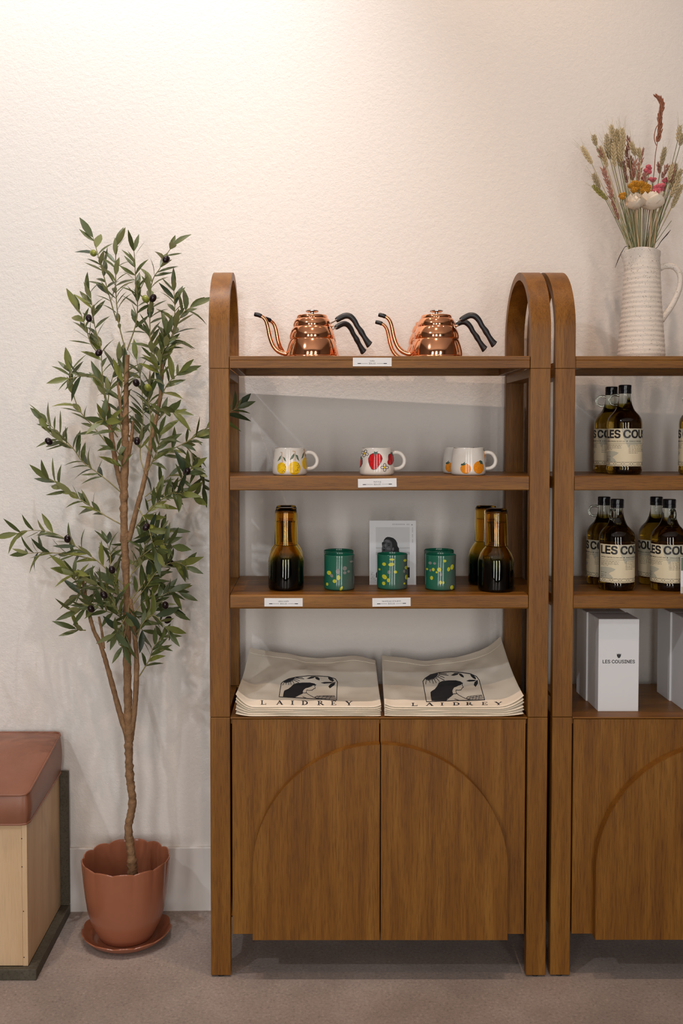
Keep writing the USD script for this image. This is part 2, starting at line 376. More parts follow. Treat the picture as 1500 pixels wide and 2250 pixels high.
def door_arch(side):
    """half of the raised arch, on the left (-1) or right (+1) door"""
    c, r, g = .5032, .3770, .0016
    a = np.linspace(PI / 2, PI, 48) if side < 0 else np.linspace(0, PI / 2, 48)
    pts = [(c + r * math.cos(k), .7118 - r + r * math.sin(k)) for k in a]
    if side < 0: pts = [(c - g, pts[0][1])] + [p for p in pts if p[0] < c - g] + [(c - r, .1265), (c - g, .1265)]
    else: pts = [(c + r, .1265)] + [p for p in pts if p[0] > c + g] + [(c + g, pts[-1][1]), (c + g, .1265)]
    big = Polygon(pts); m1 = extrude(big, .0320); m1 = moved(m1, (0, 0, 0))
    m2 = moved(extrude(big.buffer(-.0014, join_style=2), .0014), (0, 0, .0320))
    return moved(upright(cat([m1, m2])), (0, .004, 0))
def rounded_slab(x0, x1, y0, y1, z0, z1, r):
    a = np.linspace(0, PI / 2, 5); pr = []
    for cy, cz, s in ((y1 - .001, z1 - .001, 0), (y0 + r, z1 - r, 1), (y0 + r, z0 + r, 2), (y1 - .001, z0 + .001, 3)):
        rr = r if s in (1, 2) else .001
        for k in a: pr.append((cy + rr * math.cos(k + s * PI / 2), cz + rr * math.sin(k + s * PI / 2)))
    m = trimesh.creation.extrude_polygon(Polygon(pr), x1 - x0, engine='earcut'); v = np.array(m.vertices)
    m.vertices = np.stack([v[:, 2] + x0, v[:, 0], v[:, 1]], -1); return m
def bookcase(label, loc):
    t = thing('bookcase', label, 'bookcase', loc)
    for x in (0, W - PW):
        part(t, 'arch', moved(arch_mesh(), (x, 0, 0)), 'wood_upright', 30)
        for y in (0, D - PT):
            part(t, 'post', cbox((x, y, ZCAB + .0012), (x + PW, y + PT, ZJ - .0012), .0012), 'wood_upright', False)
            lg = part(t, 'leg', cbox((x, y, .005), (x + PW, y + PT, ZCAB), .0012), 'wood_upright', False)
            part(lg, 'glide', moved(trimesh.creation.cylinder(.011, .005, sections=16), (x + PW / 2, y + PT / 2, .0025)), 'black_plastic', 35, 'black foot glide')
        part(t, 'side_panel', cbox((x + .008, PT, .128), (x + PW - .008, D - PT, ZCAB), .001), 'wood_upright', False)
        for z0, z1 in ((1.7905, ZJ), (Z2B + .004, Z2 - .0006), (Z3B + .004, Z3 - .0006)):
            part(t, 'side_rail', cbox((x + .001, PT, z0), (x + PW - .0005, D - PT, z1), .001), 'wood_deep', False)
    a, b = PW + .0015, W - PW - .0015
    top = cat([cbox((a, .003, Z1 - .012), (b, D, Z1), .001), cbox((a, .003, ZJ), (b, .023, Z1 - .0121), .001), cbox((a, D - .02, ZJ), (b, D, Z1 - .0121), .001),
               cbox((a, .0231, ZJ), (a + .022, D - .0201, Z1 - .0121), .001), cbox((b - .022, .0231, ZJ), (b, D - .0201, Z1 - .0121), .001)])
    part(t, 'top_shelf', top, 'wood_level', False)
    part(t, 'shelf', rounded_slab(a, b, .003, D - .001, Z2B, Z2, .003), 'wood_level', 25)
    part(t, 'shelf', rounded_slab(a, b, .003, D - .001, Z3B, Z3, .006), 'wood_level', 25)
    body = cat([cbox((a + .003, .028, .130), (b - .003, D - .001, .150), .001), cbox((a + .003, .03, .1501), (a + .02, D - .001, ZCAB - .02), .001), cbox((b - .02, .03, .1501), (b - .003, D - .001, ZCAB - .02), .001),
                cbox((a + .0201, D - .012, .1501), (b - .0201, D - .001, ZCAB - .02), .001)])
    part(t, 'cabinet_body', body, 'wood_upright', False)
    part(t, 'cabinet_top', rounded_slab(a, b, .002, D - .001, ZCAB - .0045, ZCAB, .0015), 'wood_level', 25)
    part(t, 'cabinet_top_frame', cbox((a, .012, ZCAB - .022), (b, D - .001, ZCAB - .0046), .001), 'wood_level', False)
    for s in (-1, 1):
        x0, x1 = (a + .004, .5032 - .0016) if s < 0 else (.5032 + .0016, b - .004)
        d = part(t, 'door', cbox((x0, .004, .1285), (x1, .0235, ZCAB - .0062), .001), 'wood_upright', False)
        part(d, 'arch_panel', door_arch(s), 'wood_upright', 25)
    return t
bc = bookcase('complete brown wooden bookcase with twin arched ends, holding kettles, mugs, carafes and tote bags', (0, 0, 0))
U2 = 1.0142
dup(bc, 'brown wooden arched bookcase cut off by the right edge, holding oil bottles and white boxes', (U2, .002, 0))

# ------------------------------------------------------------------ price cards
def price_card(label, u0, u1, v0, v1, tilt, y, lines):
    c = at((u0 + u1) / 2, (v0 + v1) / 2, y); s = ppm(y); w, h = (u1 - u0) / s, (v1 - v0) / s
    t = thing('price_card', label, 'price tag', (c[0], y, c[2]), (0, -tilt, 0), 'price cards on the shelf edges')
    part(t, 'card', cbox((-w / 2, -.0012, -h / 2), (w / 2, -.0002, h / 2), .0001), 'paper_white', False)
    a = []
    for tx, z, hh in ((lines[0], .0016, .0038), (lines[1], -.0062, .0042)):
        m = meshkit.text_mesh(tx, hh, .00012); x = m.bounds[:, 0]; m.apply_translation((-x.mean(), z, 0)); a.append(m); half = (x[1] - x[0]) / 2
    for sg in (-1, 1):
        a.append(moved(trimesh.creation.box((.026, .0006, .00012)), (sg * (half + .0165), -.0042, .00006)))
        for k, q in ((0, .0020), (1, .0014), (2, .0018)):
            e = Point(0, 0).buffer(1, 6); e = affinity.scale(e, .0019, .0011)
            a.append(moved(extrude(e, .00012), (sg * (w * .31 + .0030 * (2 - k)), -.0042, 0)))
    part(t, 'lettering', moved(upright(cat(a)), (0, -.0012, 0)), 'ink', False)
price_card('white kettle price card on the top shelf edge', 775, 860, 786, 805, 0, .003, ('kettle', '$36.00'))
price_card('white fruit mug price card below the strawberry mug', 786, 871, 1051.5, 1070.5, 1.2, .003, ('fruit mug', '$24.00'))
price_card('white glass carafe price card at the left of the third shelf edge', 580.5, 665, 1314, 1332.5, 0, .003, ('glass carafe', '$55.00'))
price_card('white wine glass price card under the middle green cup', 817.5, 902, 1313.5, 1332.5, .9, .003, ('hand blown wine glass', '$25.00'))

# ------------------------------------------------------------------ kettles
def kettle(name_label, loc, rz):
    t = thing('gooseneck_kettle', name_label, 'kettle', loc, (0, 0, rz), None)
    pr = [(0, .0), (.0785, 0), (.0800, .0015), (.0800, .004), (.0780, .006), (.0790, .012), (.0772, .024), (.0745, .036), (.0710, .047), (.0680, .0545), (.0662, .0572), (.0668, .0590), (.0680, .0615),
          (.0680, .068), (.0662, .076), (.0632, .084), (.0598, .0905), (.0575, .0938), (.0562, .0952), (.0566, .0966), (.0572, .0985), (.0568, .104), (.0548, .111), (.0520, .1165), (.0500, .1188), (.0475, .1205), (.0, .1205)]
    part(t, 'body', lathe(pr, 72), 'copper', 50)
    lp = [(0, .1207), (.0465, .1207), (.0465, .1235), (.0455, .1280), (.0440, .1300), (.0100, .1315), (.0, .1316)]
    lid = part(t, 'lid', lathe(lp, 64), 'copper', 40)
    part(lid, 'knob', cat([moved(lathe([(0, 0), (.0065, 0), (.0060, .008), (.0, .0081)], 24), (0, 0, .1312)), moved(lathe([(0, 0), (.0150, .0005), (.0195, .0030), (.0200, .0055), (.0180, .0068), (.0, .0072)], 40), (0, 0, .1386))]), 'chrome', 40, 'chrome lid knob')
    sp = spline([(-.070, 0, .015), (-.085, 0, .0155), (-.103, 0, .023), (-.118, 0, .040), (-.128, 0, .066), (-.134, 0, .095), (-.139, 0, .112), (-.146, 0, .1225), (-.155, 0, .1285), (-.163, 0, .1320)], 44)
    part(t, 'spout', tube(sp, np.linspace(.0075, .0050, 44), 14), 'copper', 60)
    tip = spline([(-.153, 0, .1275), (-.160, 0, .1308), (-.168, 0, .1328), (-.175, 0, .1342)], 8)
    part(t, 'spout_tip', tube(tip, [.0058, .0066, .0066, .0066, .0066, .0066, .0064, .0054], 16), 'black_gloss', 40, 'black rubber spout tip')
    br = [tube(spline([(.050, s * .010, .104), (.060, s * .010, .109), (.078, s * .006, .119), (.092, s * .003, .129)], 10), .0016, 8) for s in (-1, 1)]
    br.append(tube(spline([(.060, -.011, .098), (.064, 0, .099), (.060, .011, .098)], 8), .0028, 8))
    part(t, 'handle_bracket', cat(br), 'chrome', 40, 'thin steel handle wires')
    hp = spline([(.072, 0, .1150), (.088, 0, .1245), (.102, 0, .1295), (.116, 0, .1265), (.128, 0, .1140), (.136, 0, .099), (.146, 0, .085), (.155, 0, .070), (.165, 0, .054), (.173, 0, .043), (.176, 0, .040)], 48)
    rr = np.interp(np.linspace(0, 1, 48), [0, .03, .15, .3, .45, .55, .63, .72, .82, .92, .97, 1], [.0068, .0086, .0090, .0090, .0078, .0075, .0092, .0075, .0092, .0118, .0105, .004])
    part(t, 'handle', tube(hp, rr, 18, flat=1.0), 'black_plastic', 60, 'black moulded handle')
    return t
def shelf_pos(u, y, z): d = ray(u, 900); p = at(u, 900, y); return (CAM[0] + (u - CX) / F * (y - CAM[1]), y, z)
k0 = kettle('front copper gooseneck kettle of the left pair on the top shelf', shelf_pos(685.5, .105, Z1), 0)
dup(k0, 'rear copper kettle of the left pair, mostly hidden behind the front one', shelf_pos(692, .285, Z1), (0, 0, 24), None)
dup(k0, 'front copper gooseneck kettle of the right pair on the top shelf', shelf_pos(957, .105, Z1), (0, 0, -4))
dup(k0, 'rear copper kettle of the right pair, its lower spout showing to the left', shelf_pos(943, .290, Z1), (0, 0, -9))

# ------------------------------------------------------------------ mugs
MR = [(.0, .0), (.045, 0), (.0505, .0022), (.0530, .008), (.0532, .020), (.0515, .045), (.0485, .066), (.0465, .078), (.0458, .0815)]
def mug_r(z): return np.interp(z, [p[1] for p in MR[1:]], [p[0] for p in MR[1:]])
def mug_body():
    inn = [(.0448, .0825), (.0435, .080), (.0450, .060), (.0480, .030), (.0480, .010), (.0440, .006), (0, .006)]
    m = lathe(MR + inn, 64); v = np.array(m.vertices); a = np.arctan2(v[:, 1], v[:, 0])
    w = np.clip(v[:, 2] / .08, 0, 1) ** 3
    v[:, 2] += w * .0009 * (np.sin(3 * a + .4) + .6 * np.sin(5 * a)); m.vertices = v; return m
def wrap_front(poly, rfun, depth=.0004, e=.0022):
    """a flat outline seen from the front (x, z), carried straight onto the round wall"""
    lim = sbox(-.0525, -.01, .0525, .5)
    poly = poly.intersection(lim)
    def place(v):
        r = rfun(v[:, 1]); x = np.clip(v[:, 0], -r * .985, r * .985); return np.stack([x, -np.sqrt(r * r - x * x), v[:, 1]], -1)
    def normal(v, p):
        n = np.stack([p[:, 0], p[:, 1], np.full(len(p), .006)], -1); return n / np.linalg.norm(n, axis=1, keepdims=True)
    return skin(poly, e, place, normal, depth)
def mug(label, loc, art, rz=0, handle_rot=0):
    t = thing('fruit_mug', label, 'mug', loc, (0, 0, rz), 'hand painted fruit mugs')
    part(t, 'body', mug_body(), 'glaze_white', 50)
    hp = spline([(.044, 0, .064), (.056, 0, .0685), (.070, 0, .066), (.0795, 0, .056), (.0835, 0, .043), (.080, 0, .030), (.070, 0, .0215), (.057, 0, .019), (.047, 0, .019)], 36)
    h = tube(hp, .0046, 14, flat=1.25); h.apply_transform(trimesh.transformations.rotation_matrix(math.radians(handle_rot), (0, 0, 1)))
    part(t, 'handle', h, 'glaze_white', 60)
    for name, m, polys in art:
        ms = [wrap_front(p, mug_r, d) for p, d in polys]
        if name.endswith('_dots'): part(t, name, cat(ms), m, 40, kind='stuff')
        else:
            for q in ms: part(t, name, q, m, 40)
    return t
def zoomed(pts, off, k, uc, vb, s):
    return [((off[0] + x / k - uc) / s, (vb - off[1] - y / k) / s) for x, y in pts]
KZ = 1500 / 140
def ell(cx, cy, rx, ry, rot=0, n=24): return affinity.rotate(affinity.scale(Point(cx, cy).buffer(1, n // 4), rx, ry), rot).exterior.coords[:-1]
def mk(off, uc, vb, s): return lambda pts: Polygon(zoomed(pts, off, KZ, uc, vb, s)).buffer(0)
def ln(off, uc, vb, s, w): return lambda pts: LineString(zoomed(pts, off, KZ, uc, vb, s)).buffer(w / KZ / s)
# lemon mug
p = (636.5, 1044.2); y = .112; s = ppm(y - .05)
A = mk((580, 970), p[0], p[1], s); L1 = ln((580, 970), p[0], p[1], s, 7)
lem = [A(ell(423, 620, 112, 135)), A(ell(723, 620, 142, 158)), A(ell(985, 510, 85, 140))]
lvs = [A([(415, 315), (370, 360), (320, 465), (395, 410)]), A([(445, 345), (500, 380), (535, 470), (480, 430)]), A([(720, 270), (665, 320), (610, 430), (690, 390), (725, 320)]), A([(745, 300), (800, 320), (835, 460), (780, 400)]), A([(955, 235), (915, 290), (885, 400), (925, 370), (950, 300)]), A([(965, 265), (1000, 300), (1010, 380), (975, 330)])]
stm = [L1([(400, 245), (430, 250), (425, 350), (440, 480)]), L1([(680, 220), (735, 225), (745, 330), (735, 435)]), L1([(940, 180), (965, 240), (965, 380)])]
dots = [A(ell(x, y_, 8, 9)) for x, y_ in ((790, 560), (830, 570), (800, 610), (825, 610), (790, 655), (760, 685), (800, 680), (815, 520), (490, 545), (500, 640), (465, 680), (440, 705), (485, 700), (510, 590))]
mug('white mug painted with yellow lemons, left on the second shelf', shelf_pos(636.5, y, Z2), [('lemon', 'decal_yellow', [(q, .0005) for q in lem]), ('lemon_leaf', 'decal_leaf', [(q, .0004) for q in lvs]), ('lemon_stem', 'decal_stem', [(q, .0004) for q in stm]), ('lemon_dots', 'decal_line', [(q, .0008) for q in dots])], handle_rot=3)
# strawberry mug
p = (828, 1044.6); y = .104; s = ppm(y - .05)
A = mk((770, 970), p[0], p[1], s); L1 = ln((770, 970), p[0], p[1], s, 5)
st = [A([(400, 400), (440, 310), (500, 275), (545, 285), (560, 310), (600, 275), (660, 280), (700, 330), (722, 395), (690, 480), (640, 560), (580, 640), (520, 660), (470, 640), (430, 560), (405, 480)]),
      A([(880, 300), (930, 280), (990, 310), (1002, 380), (1000, 460), (960, 530), (910, 552), (865, 530), (848, 480), (870, 420), (868, 350)]),
      A([(180, 400), (235, 385), (265, 440), (262, 520), (230, 590), (190, 635), (170, 640)])]
cal = [A([(500, 275), (530, 262), (530, 225), (570, 245), (612, 225), (605, 265), (640, 275), (590, 290), (548, 345), (540, 295)]), A([(935, 300), (945, 270), (920, 245), (958, 262), (962, 235), (972, 265), (985, 300), (960, 340)]), A([(225, 400), (230, 370), (250, 345), (252, 380), (270, 400), (255, 425)])]
fl = []; fc = []
for cx, cy, k in ((320, 275, 1), (778, 605, 1.1)):
    for a in (20, 110, 200, 290) if k == 1 else (0, 90, 180, 270):
        e = affinity.rotate(Polygon(ell(cx + 50 * k, cy, 36 * k, 27 * k)), a, origin=(cx, cy))
        q = A(list(e.exterior.coords)[:-1]); fl.append(q.exterior.buffer(5 / KZ / s))
    fc.append(A(ell(cx, cy, 19 * k, 24 * k, 20)))
dots = [A(ell(x, y_, 6, 7)) for x, y_ in ((580, 400), (645, 410), (560, 470), (640, 480), (480, 380), (460, 470), (520, 560), (600, 540), (620, 515), (520, 470), (930, 420), (900, 480), (960, 470))]
mug('white mug painted with red strawberries and small daisies, middle of the second shelf', shelf_pos(p[0], y, Z2), [('strawberry', 'decal_red', [(q, .0007) for q in st]), ('strawberry_leaf', 'decal_green', [(q, .001) for q in cal]), ('flower_outline', 'decal_line', [(unary_union(fl[k:k + 4]), .0004) for k in (0, 4)]), ('seed_dots', 'decal_line', [(q, .0010) for q in dots]), ('berry_outline', 'decal_line', [(q.exterior.buffer(4 / KZ / s), .0009) for q in st]), ('flower_centre', 'decal_yellow', [(q, .0005) for q in fc])])
# orange mugs
p = (1028.5, 1044.2); y = .116; s = ppm(y - .05)
A = mk((960, 970), p[0], p[1], s)
orr = [A(ell(615, 635, 118, 118)), A(ell(925, 607, 133, 148)), A([(1090, 225), (1125, 240), (1150, 350), (1165, 455), (1120, 430), (1090, 330)])]
lv = [A([(505, 555), (520, 520), (560, 510), (600, 470), (590, 520), (640, 500), (600, 545), (560, 560)]), A([(925, 455), (965, 437), (1010, 460), (1040, 545), (1000, 520), (975, 530), (950, 490)]), A([(1098, 165), (1115, 190), (1125, 235), (1100, 225)])]
art = [('orange', 'decal_orange', [(q, .0006) for q in orr]), ('orange_leaf', 'decal_green', [(q, .0009) for q in lv])]
m3 = mug('front white mug painted with two oranges, right on the second shelf', shelf_pos(p[0], y, Z2), art, handle_rot=0)
dup(m3, 'rear white orange mug half hidden behind the front orange mug', shelf_pos(1009, .245, Z2), (0, 0, -28))

# ------------------------------------------------------------------ carafes with tumblers
def carafe(label, loc):
    t = thing('glass_carafe', label, 'carafe', loc, group='amber glass carafes')
    o = [(0, 0), (.047, 0), (.0525, .003), (.0545, .009), (.0545, .085), (.0530, .097), (.0480, .112), (.0400, .125), (.0300, .137), (.0265, .147), (.0262, .190), (.0275, .205), (.0290, .208)]
    i = [(.0262, .207), (.0250, .203), (.0238, .190), (.0240, .147), (.0275, .136), (.0372, .123), (.0450, .110), (.0500, .096), (.0513, .085), (.0513, .012), (.048, .009), (0, .009)]
    part(t, 'bottle', lathe(o + i, 64), 'amber_ombre', 50)
    return t
def tumbler(label, loc):
    t = thing('glass_tumbler', label, 'glass', loc, group='upturned amber tumblers')
    o = [(.0335, 0), (.0350, .0005), (.0358, .002), (.0350, .050), (.0343, .095), (.0330, .106), (.0290, .1125), (.0220, .1145), (0, .1145)]
    i = [(0, .107), (.026, .107), (.0305, .103), (.0316, .095), (.0325, .050), (.0330, .002)]
    m = lathe(o[::-1] + [(.0335, 0)] * 0 + i[::-1], 56)
    pr = [(.0333, .0012)] + o[1:] + i
    m = lathe(pr + [(.0333, .0012)], 56, cap=False); m.fix_normals()
    part(t, 'glass', m, 'amber', 50)
    return t
cl = ['front left amber glass carafe with dark base beside the green cups', 'rear left amber carafe hidden behind the front left carafe', 'front right amber glass carafe at the right end of the third shelf', 'rear right amber carafe half hidden behind the front right carafe']
tl = ['amber tumbler upturned over the neck of the front left carafe', 'amber tumbler upturned over the neck of the rear left carafe', 'amber tumbler upturned over the neck of the front right carafe', 'amber tumbler upturned on the rear right carafe']
c0 = t0 = None
for (u, y), a, b in zip(((628, .118), (628.5, .232), (1091, .092), (1068, .222)), cl, tl):
    p = shelf_pos(u, y, Z3); q = (p[0], p[1], Z3 + .1355)
    if c0 is None: c0, t0 = carafe(a, p), tumbler(b, q)
    else: dup(c0, a, p, (0, 0, 40)); dup(t0, b, q, (0, 0, 30))

# ------------------------------------------------------------------ green cups
CRr = [(0, 0), (.041, 0), (.0455, .0018), (.0472, .006), (.0470, .020), (.0462, .060), (.0468, .100), (.0472, .1055)]
def cup_r(z): return np.interp(z, [p[1] for p in CRr[1:]], [p[0] for p in CRr[1:]])
def green_cup(label, loc, spots, rz=0):
    t = thing('green_cup', label, 'cup', loc, (0, 0, rz), 'hand blown green cups with spots')
    inn = [(.0465, .1068), (.0452, .1060), (.0440, .100), (.0435, .060), (.0440, .012), (.041, .008), (0, .008)]
    part(t, 'body', lathe(CRr + inn[:2], 56, cap=False), 'cup_green', 50)
    part(t, 'inside', lathe([(.0452, .1060)] + inn[2:], 48, cap=False), 'cup_inside', 50, 'plain emerald green inside')
    for nm, m, sel in (('yellow_spot', 'cup_spot_yellow', 0), ('grey_spot', 'cup_spot_grey', 1)):
        a = []
        for x, z, rx, rz_, rot, k in spots:
            if k == sel:
                e = affinity.rotate(affinity.scale(Point(x, z).buffer(1, 5), rx, rz_), rot); part(t, nm, wrap_front(e, cup_r, .0010, .003), m, 60)
    return t
def spots_zoom(lst, off, k, uc, vb, s): return [((off[0] + x / k - uc) / s, (vb - off[1] - y / k) / s, rx / k / s, ry / k / s, rot, c) for x, y, rx, ry, rot, c in lst]
s = ppm(.05)
S1 = spots_zoom([(980, 790, 20, 21, 0, 0), (1005, 815, 14, 20, 30, 1), (1065, 770, 20, 26, 0, 1), (1132, 742, 20, 22, 0, 1), (1132, 785, 16, 16, 0, 1), (1170, 775, 12, 12, 0, 1), (1070, 832, 18, 24, 0, 0), (1033, 868, 18, 18, 0, 0), (962, 905, 10, 16, 0, 0), (1098, 940, 12, 26, -25, 0), (1200, 680, 18, 10, 0, 1)], (500, 1080), 1500 / 340, 745.5, 1298.5, s)
S2 = spots_zoom([(150, 570, 14, 14, 30, 0), (205, 570, 24, 14, 10, 0), (210, 530, 20, 9, 0, 0), (318, 543, 12, 11, 0, 0), (116, 617, 6, 9, 0, 0), (188, 632, 13, 15, 0, 1), (238, 630, 14, 12, -20, 0), (312, 630, 8, 13, 0, 1), (328, 603, 10, 14, 0, 0), (153, 672, 16, 21, 40, 0), (182, 697, 11, 16, 0, 0), (147, 725, 12, 15, 0, 0), (332, 680, 11, 20, 0, 0), (313, 728, 7, 8, 0, 0)], (800, 1080), 1500 / 420, 862, 1297.5, s)
S3 = spots_zoom([(510, 562, 11, 12, 0, 1), (542, 562, 11, 10, 0, 1), (620, 541, 13, 11, 0, 0), (533, 612, 10, 14, 0, 0), (512, 620, 7, 10, 0, 1), (577, 610, 16, 17, 0, 0), (558, 632, 8, 8, 0, 0), (590, 648, 9, 15, 0, 1), (652, 608, 12, 17, -10, 0), (682, 593, 13, 21, -10, 0), (521, 680, 10, 16, 0, 0), (587, 712, 11, 15, 0, 0), (609, 713, 9, 12, 0, 0), (681, 757, 13, 19, 0, 0), (490, 615, 6, 9, 0, 0)], (800, 1080), 1500 / 420, 968.5, 1298.5, s)
g1 = green_cup('front green spotted cup of the left pair, beside the left carafe', shelf_pos(745.5, .122, Z3), S1)
dup(g1, 'rear green cup of the left pair, only its dark rim showing', shelf_pos(744, .228, Z3), (0, 0, 120))
green_cup('middle green spotted cup standing in front of the portrait card', shelf_pos(862, .136, Z3), S2)
g3 = green_cup('front green spotted cup of the right pair, beside the right carafes', shelf_pos(968.5, .122, Z3), S3)
dup(g3, 'rear green cup of the right pair, only its rim showing', shelf_pos(965, .240, Z3), (0, 0, 150))

# ------------------------------------------------------------------ portrait card
def portrait_card():
    y = .20; b = shelf_pos(863.5, y, Z3); s = ppm(y); k = 1500 / 130 * s
    t = thing('portrait_card', 'white card printed with a grey photo of a woman, behind the middle cup', 'card', b, (-3, 0, 0))
    w, h = 103 / s, 142 / s
    part(t, 'card', cbox((-w / 2, 0, 0), (w / 2, .0022, h), .0003), 'card_white', False)
    def Z(pts): return [((x - 728) / k, (1768 - y_) / k) for x, y_ in pts]
    def lay(poly, d): return upright(extrude(poly, d))
    part(t, 'photo', cat([moved(lay(Polygon(Z([(298, 300), (1160, 300), (1160, 1582), (298, 1582)])), .0003), (0, 0, 0))]), 'photo_light', False, 'pale grey printed photo')
    sea = [Polygon(Z([(298, 815), (430, 818), (620, 825), (1160, 818), (1160, 838), (700, 845), (430, 840), (298, 845)])), Polygon(Z([(298, 930), (1160, 930), (1160, 1000), (298, 1000)]))]
    part(t, 'photo_horizon', cat([lay(q, .0004) for q in sea]), 'photo_mid', False)
    hair = Polygon(Z([(440, 985), (445, 930), (470, 880), (450, 720), (455, 690), (490, 670), (505, 620), (545, 570), (590, 548), (660, 552), (740, 575), (800, 625), (840, 700), (850, 780), (890, 850), (885, 890), (900, 950), (925, 1000), (925, 1320), (1160, 1320), (1160, 1582), (298, 1582), (298, 1480), (400, 1300), (430, 1100)]))
    part(t, 'photo_hair', lay(hair, .0005), 'photo_hair', False)
    face = Polygon(Z([(488, 700), (510, 640), (570, 610), (640, 620), (700, 670), (715, 760), (710, 850), (690, 910), (640, 950), (560, 970), (490, 965), (450, 920), (445, 860), (455, 800), (475, 750)]))
    part(t, 'photo_face', lay(face, .0006), 'photo_skin', False)
    ft = [Polygon(Z(ell(590, 650, 65, 28, 15))), Polygon(Z(ell(545, 780, 18, 50, 10))), Polygon(Z(ell(620, 850, 55, 35, 10))), Polygon(Z(ell(735, 860, 25, 45, 10)))]
    part(t, 'photo_highlight', cat([lay(q, .0007) for q in ft]), 'photo_skin_light', False)
    fd = [Polygon(Z([(480, 700), (530, 680), (545, 705), (500, 740), (480, 735)])), Polygon(Z([(570, 725), (620, 705), (680, 720), (680, 735), (620, 728)])), Polygon(Z([(590, 760), (630, 740), (670, 760), (630, 785)])), Polygon(Z([(470, 870), (510, 855), (545, 875), (520, 900), (480, 895)])), Polygon(Z(ell(520, 810, 22, 12)))]
    part(t, 'photo_features', cat([lay(q, .0008) for q in fd]), 'photo_hair', False)
    part(t, 'earring', lay(Polygon(Z(ell(707, 935, 15, 18))), .0009), 'paper_white', False)
    r = random.Random(4); tx = [Polygon(Z(ell(1218, 238, 16, 16)))]
    x = 720
    while x < 1160:
        wv = r.choice((14, 20, 26))
        if not 1040 < x < 1070: tx.append(Polygon(Z([(x, 212), (x + wv, 212), (x + wv, 242), (x, 242)])).difference(Polygon(Z([(x + 6, 220), (x + wv - 4, 220), (x + wv - 4, 236), (x + 6, 236)]))))
        x += wv + 16
    yv = 310
    while yv < 690:
        hv = r.choice((14, 20, 26))
        if not 420 < yv < 460 and not 545 < yv < 575: tx.append(Polygon(Z([(1222, yv), (1246, yv), (1246, yv + hv), (1222, yv + hv)])).difference(Polygon(Z([(1228, yv + 5), (1242, yv + 5), (1242, yv + hv - 4), (1228, yv + hv - 4)]))))
        yv += hv + 14
    for q in ((220, 1450), (255, 1520), (215, 1570), (250, 1615), (285, 1650), (190, 1500), (180, 1600)): tx.append(Polygon(Z(ell(q[0], q[1], 9, 9))))
    part(t, 'small_print', cat([lay(q, .0003) for q in tx if q.area > 0]), 'ink_grey', False, 'faint grey small print along the edges')
portrait_card()
# ------------------------------------------------------------------ tote bags
def cloth(hf, x0f, x1f, y0, y1, T, seed, nx=56, ny=34):
    """a sheet of cloth with rounded edges, lying at height hf(x, y); x0f / x1f give its sides at each depth"""
    S, Tt = np.meshgrid(np.linspace(0, 1, nx), np.linspace(0, 1, ny), indexing='ij')
    S = .5 - .5 * np.cos(PI * S) * (1 - .25 * np.sin(PI * S)); Tt = .5 - .5 * np.cos(PI * Tt) * (1 - .25 * np.sin(PI * Tt))
    wob = (meshkit.noise(np.stack([S * 6, Tt * 0 + seed, Tt * 0], -1), seed) - .5) * .004
    Y = y0 + (y1 - y0) * Tt + wob * (1 - Tt)
    X = x0f(Tt) + (x1f(Tt) - x0f(Tt)) * S
    Z = hf(X, Y)
    d = np.minimum(np.minimum(S, 1 - S) * .42, np.minimum(Tt, 1 - Tt) * .33)
    th = T / 2 * np.sqrt(np.clip(1 - (1 - np.clip(d / .004, 0, 1)) ** 2, 0, 1)) + 1e-5
    n = nx * ny; v = np.vstack([np.stack([X, Y, Z + th], -1).reshape(-1, 3), np.stack([X, Y, Z - th], -1).reshape(-1, 3)])
    i, j = np.meshgrid(np.arange(nx - 1), np.arange(ny - 1), indexing='ij'); a = (i * ny + j).ravel(); b, c, e = a + ny, a + ny + 1, a + 1
    f = np.vstack([np.c_[a, b, c], np.c_[a, c, e]]); g = np.vstack([np.c_[a, c, b], np.c_[a, e, c]]) + n
    rim = [k * ny for k in range(nx)] + [(nx - 1) * ny + k for k in range(1, ny)] + [k * ny + ny - 1 for k in range(nx - 2, -1, -1)] + [k for k in range(ny - 2, 0, -1)]
    r1 = np.array(rim); r2 = np.roll(r1, -1)
    return trimesh.Trimesh(np.vstack([v]), np.vstack([f, g, np.c_[r1, r1 + n, r2 + n], np.c_[r1, r2 + n, r2]]), process=False)
TB = .0050
def tote_height(side, k):
    """mid height of the k-th layer (0 = lowest) of the left (-1) or right (+1) pile"""
    def h(x, y):
        t = np.clip((y - .008) / .345, 0, 1); 
        if side < 0: s = (x - .075) / .435; rise = .098 - .040 * s + .006 * np.sin(s * 9)
        else: s = (x - .518) / .418; rise = .086 - .045 * np.sin(PI * np.clip(s * 1.15 + .05, 0, 1)) * .35 + .055 * np.clip((s - .55) / .45, 0, 1) ** 2
        z = ZCAB + .0027 + TB * 1.06 * k + rise * (.30 * t + .70 * t ** 1.7)
        wr = meshkit.fbm(np.stack([x * 9 + side * 3, y * 9, np.zeros_like(x) + .015 * k], -1), 3, 5) - .5
        z = z + wr * .040 * np.clip(t * 4, 0, 1) * (.35 + .65 * (1 - np.abs(2 * np.clip(s, 0, 1) - 1) ** 2))
        e = np.clip(1 - s / .13, 0, 1) if side < 0 else np.clip((s - .80) / .20, 0, 1)
        o = np.clip(1 - (1 - s) / .07, 0, 1) if side < 0 else np.clip(1 - s / .08, 0, 1)
        return z + e ** 2 * (.008 + .0062 * k) * (1 - .6 * t) + o ** 2 * (.001 + .0016 * k) * (1 - t)
    return h
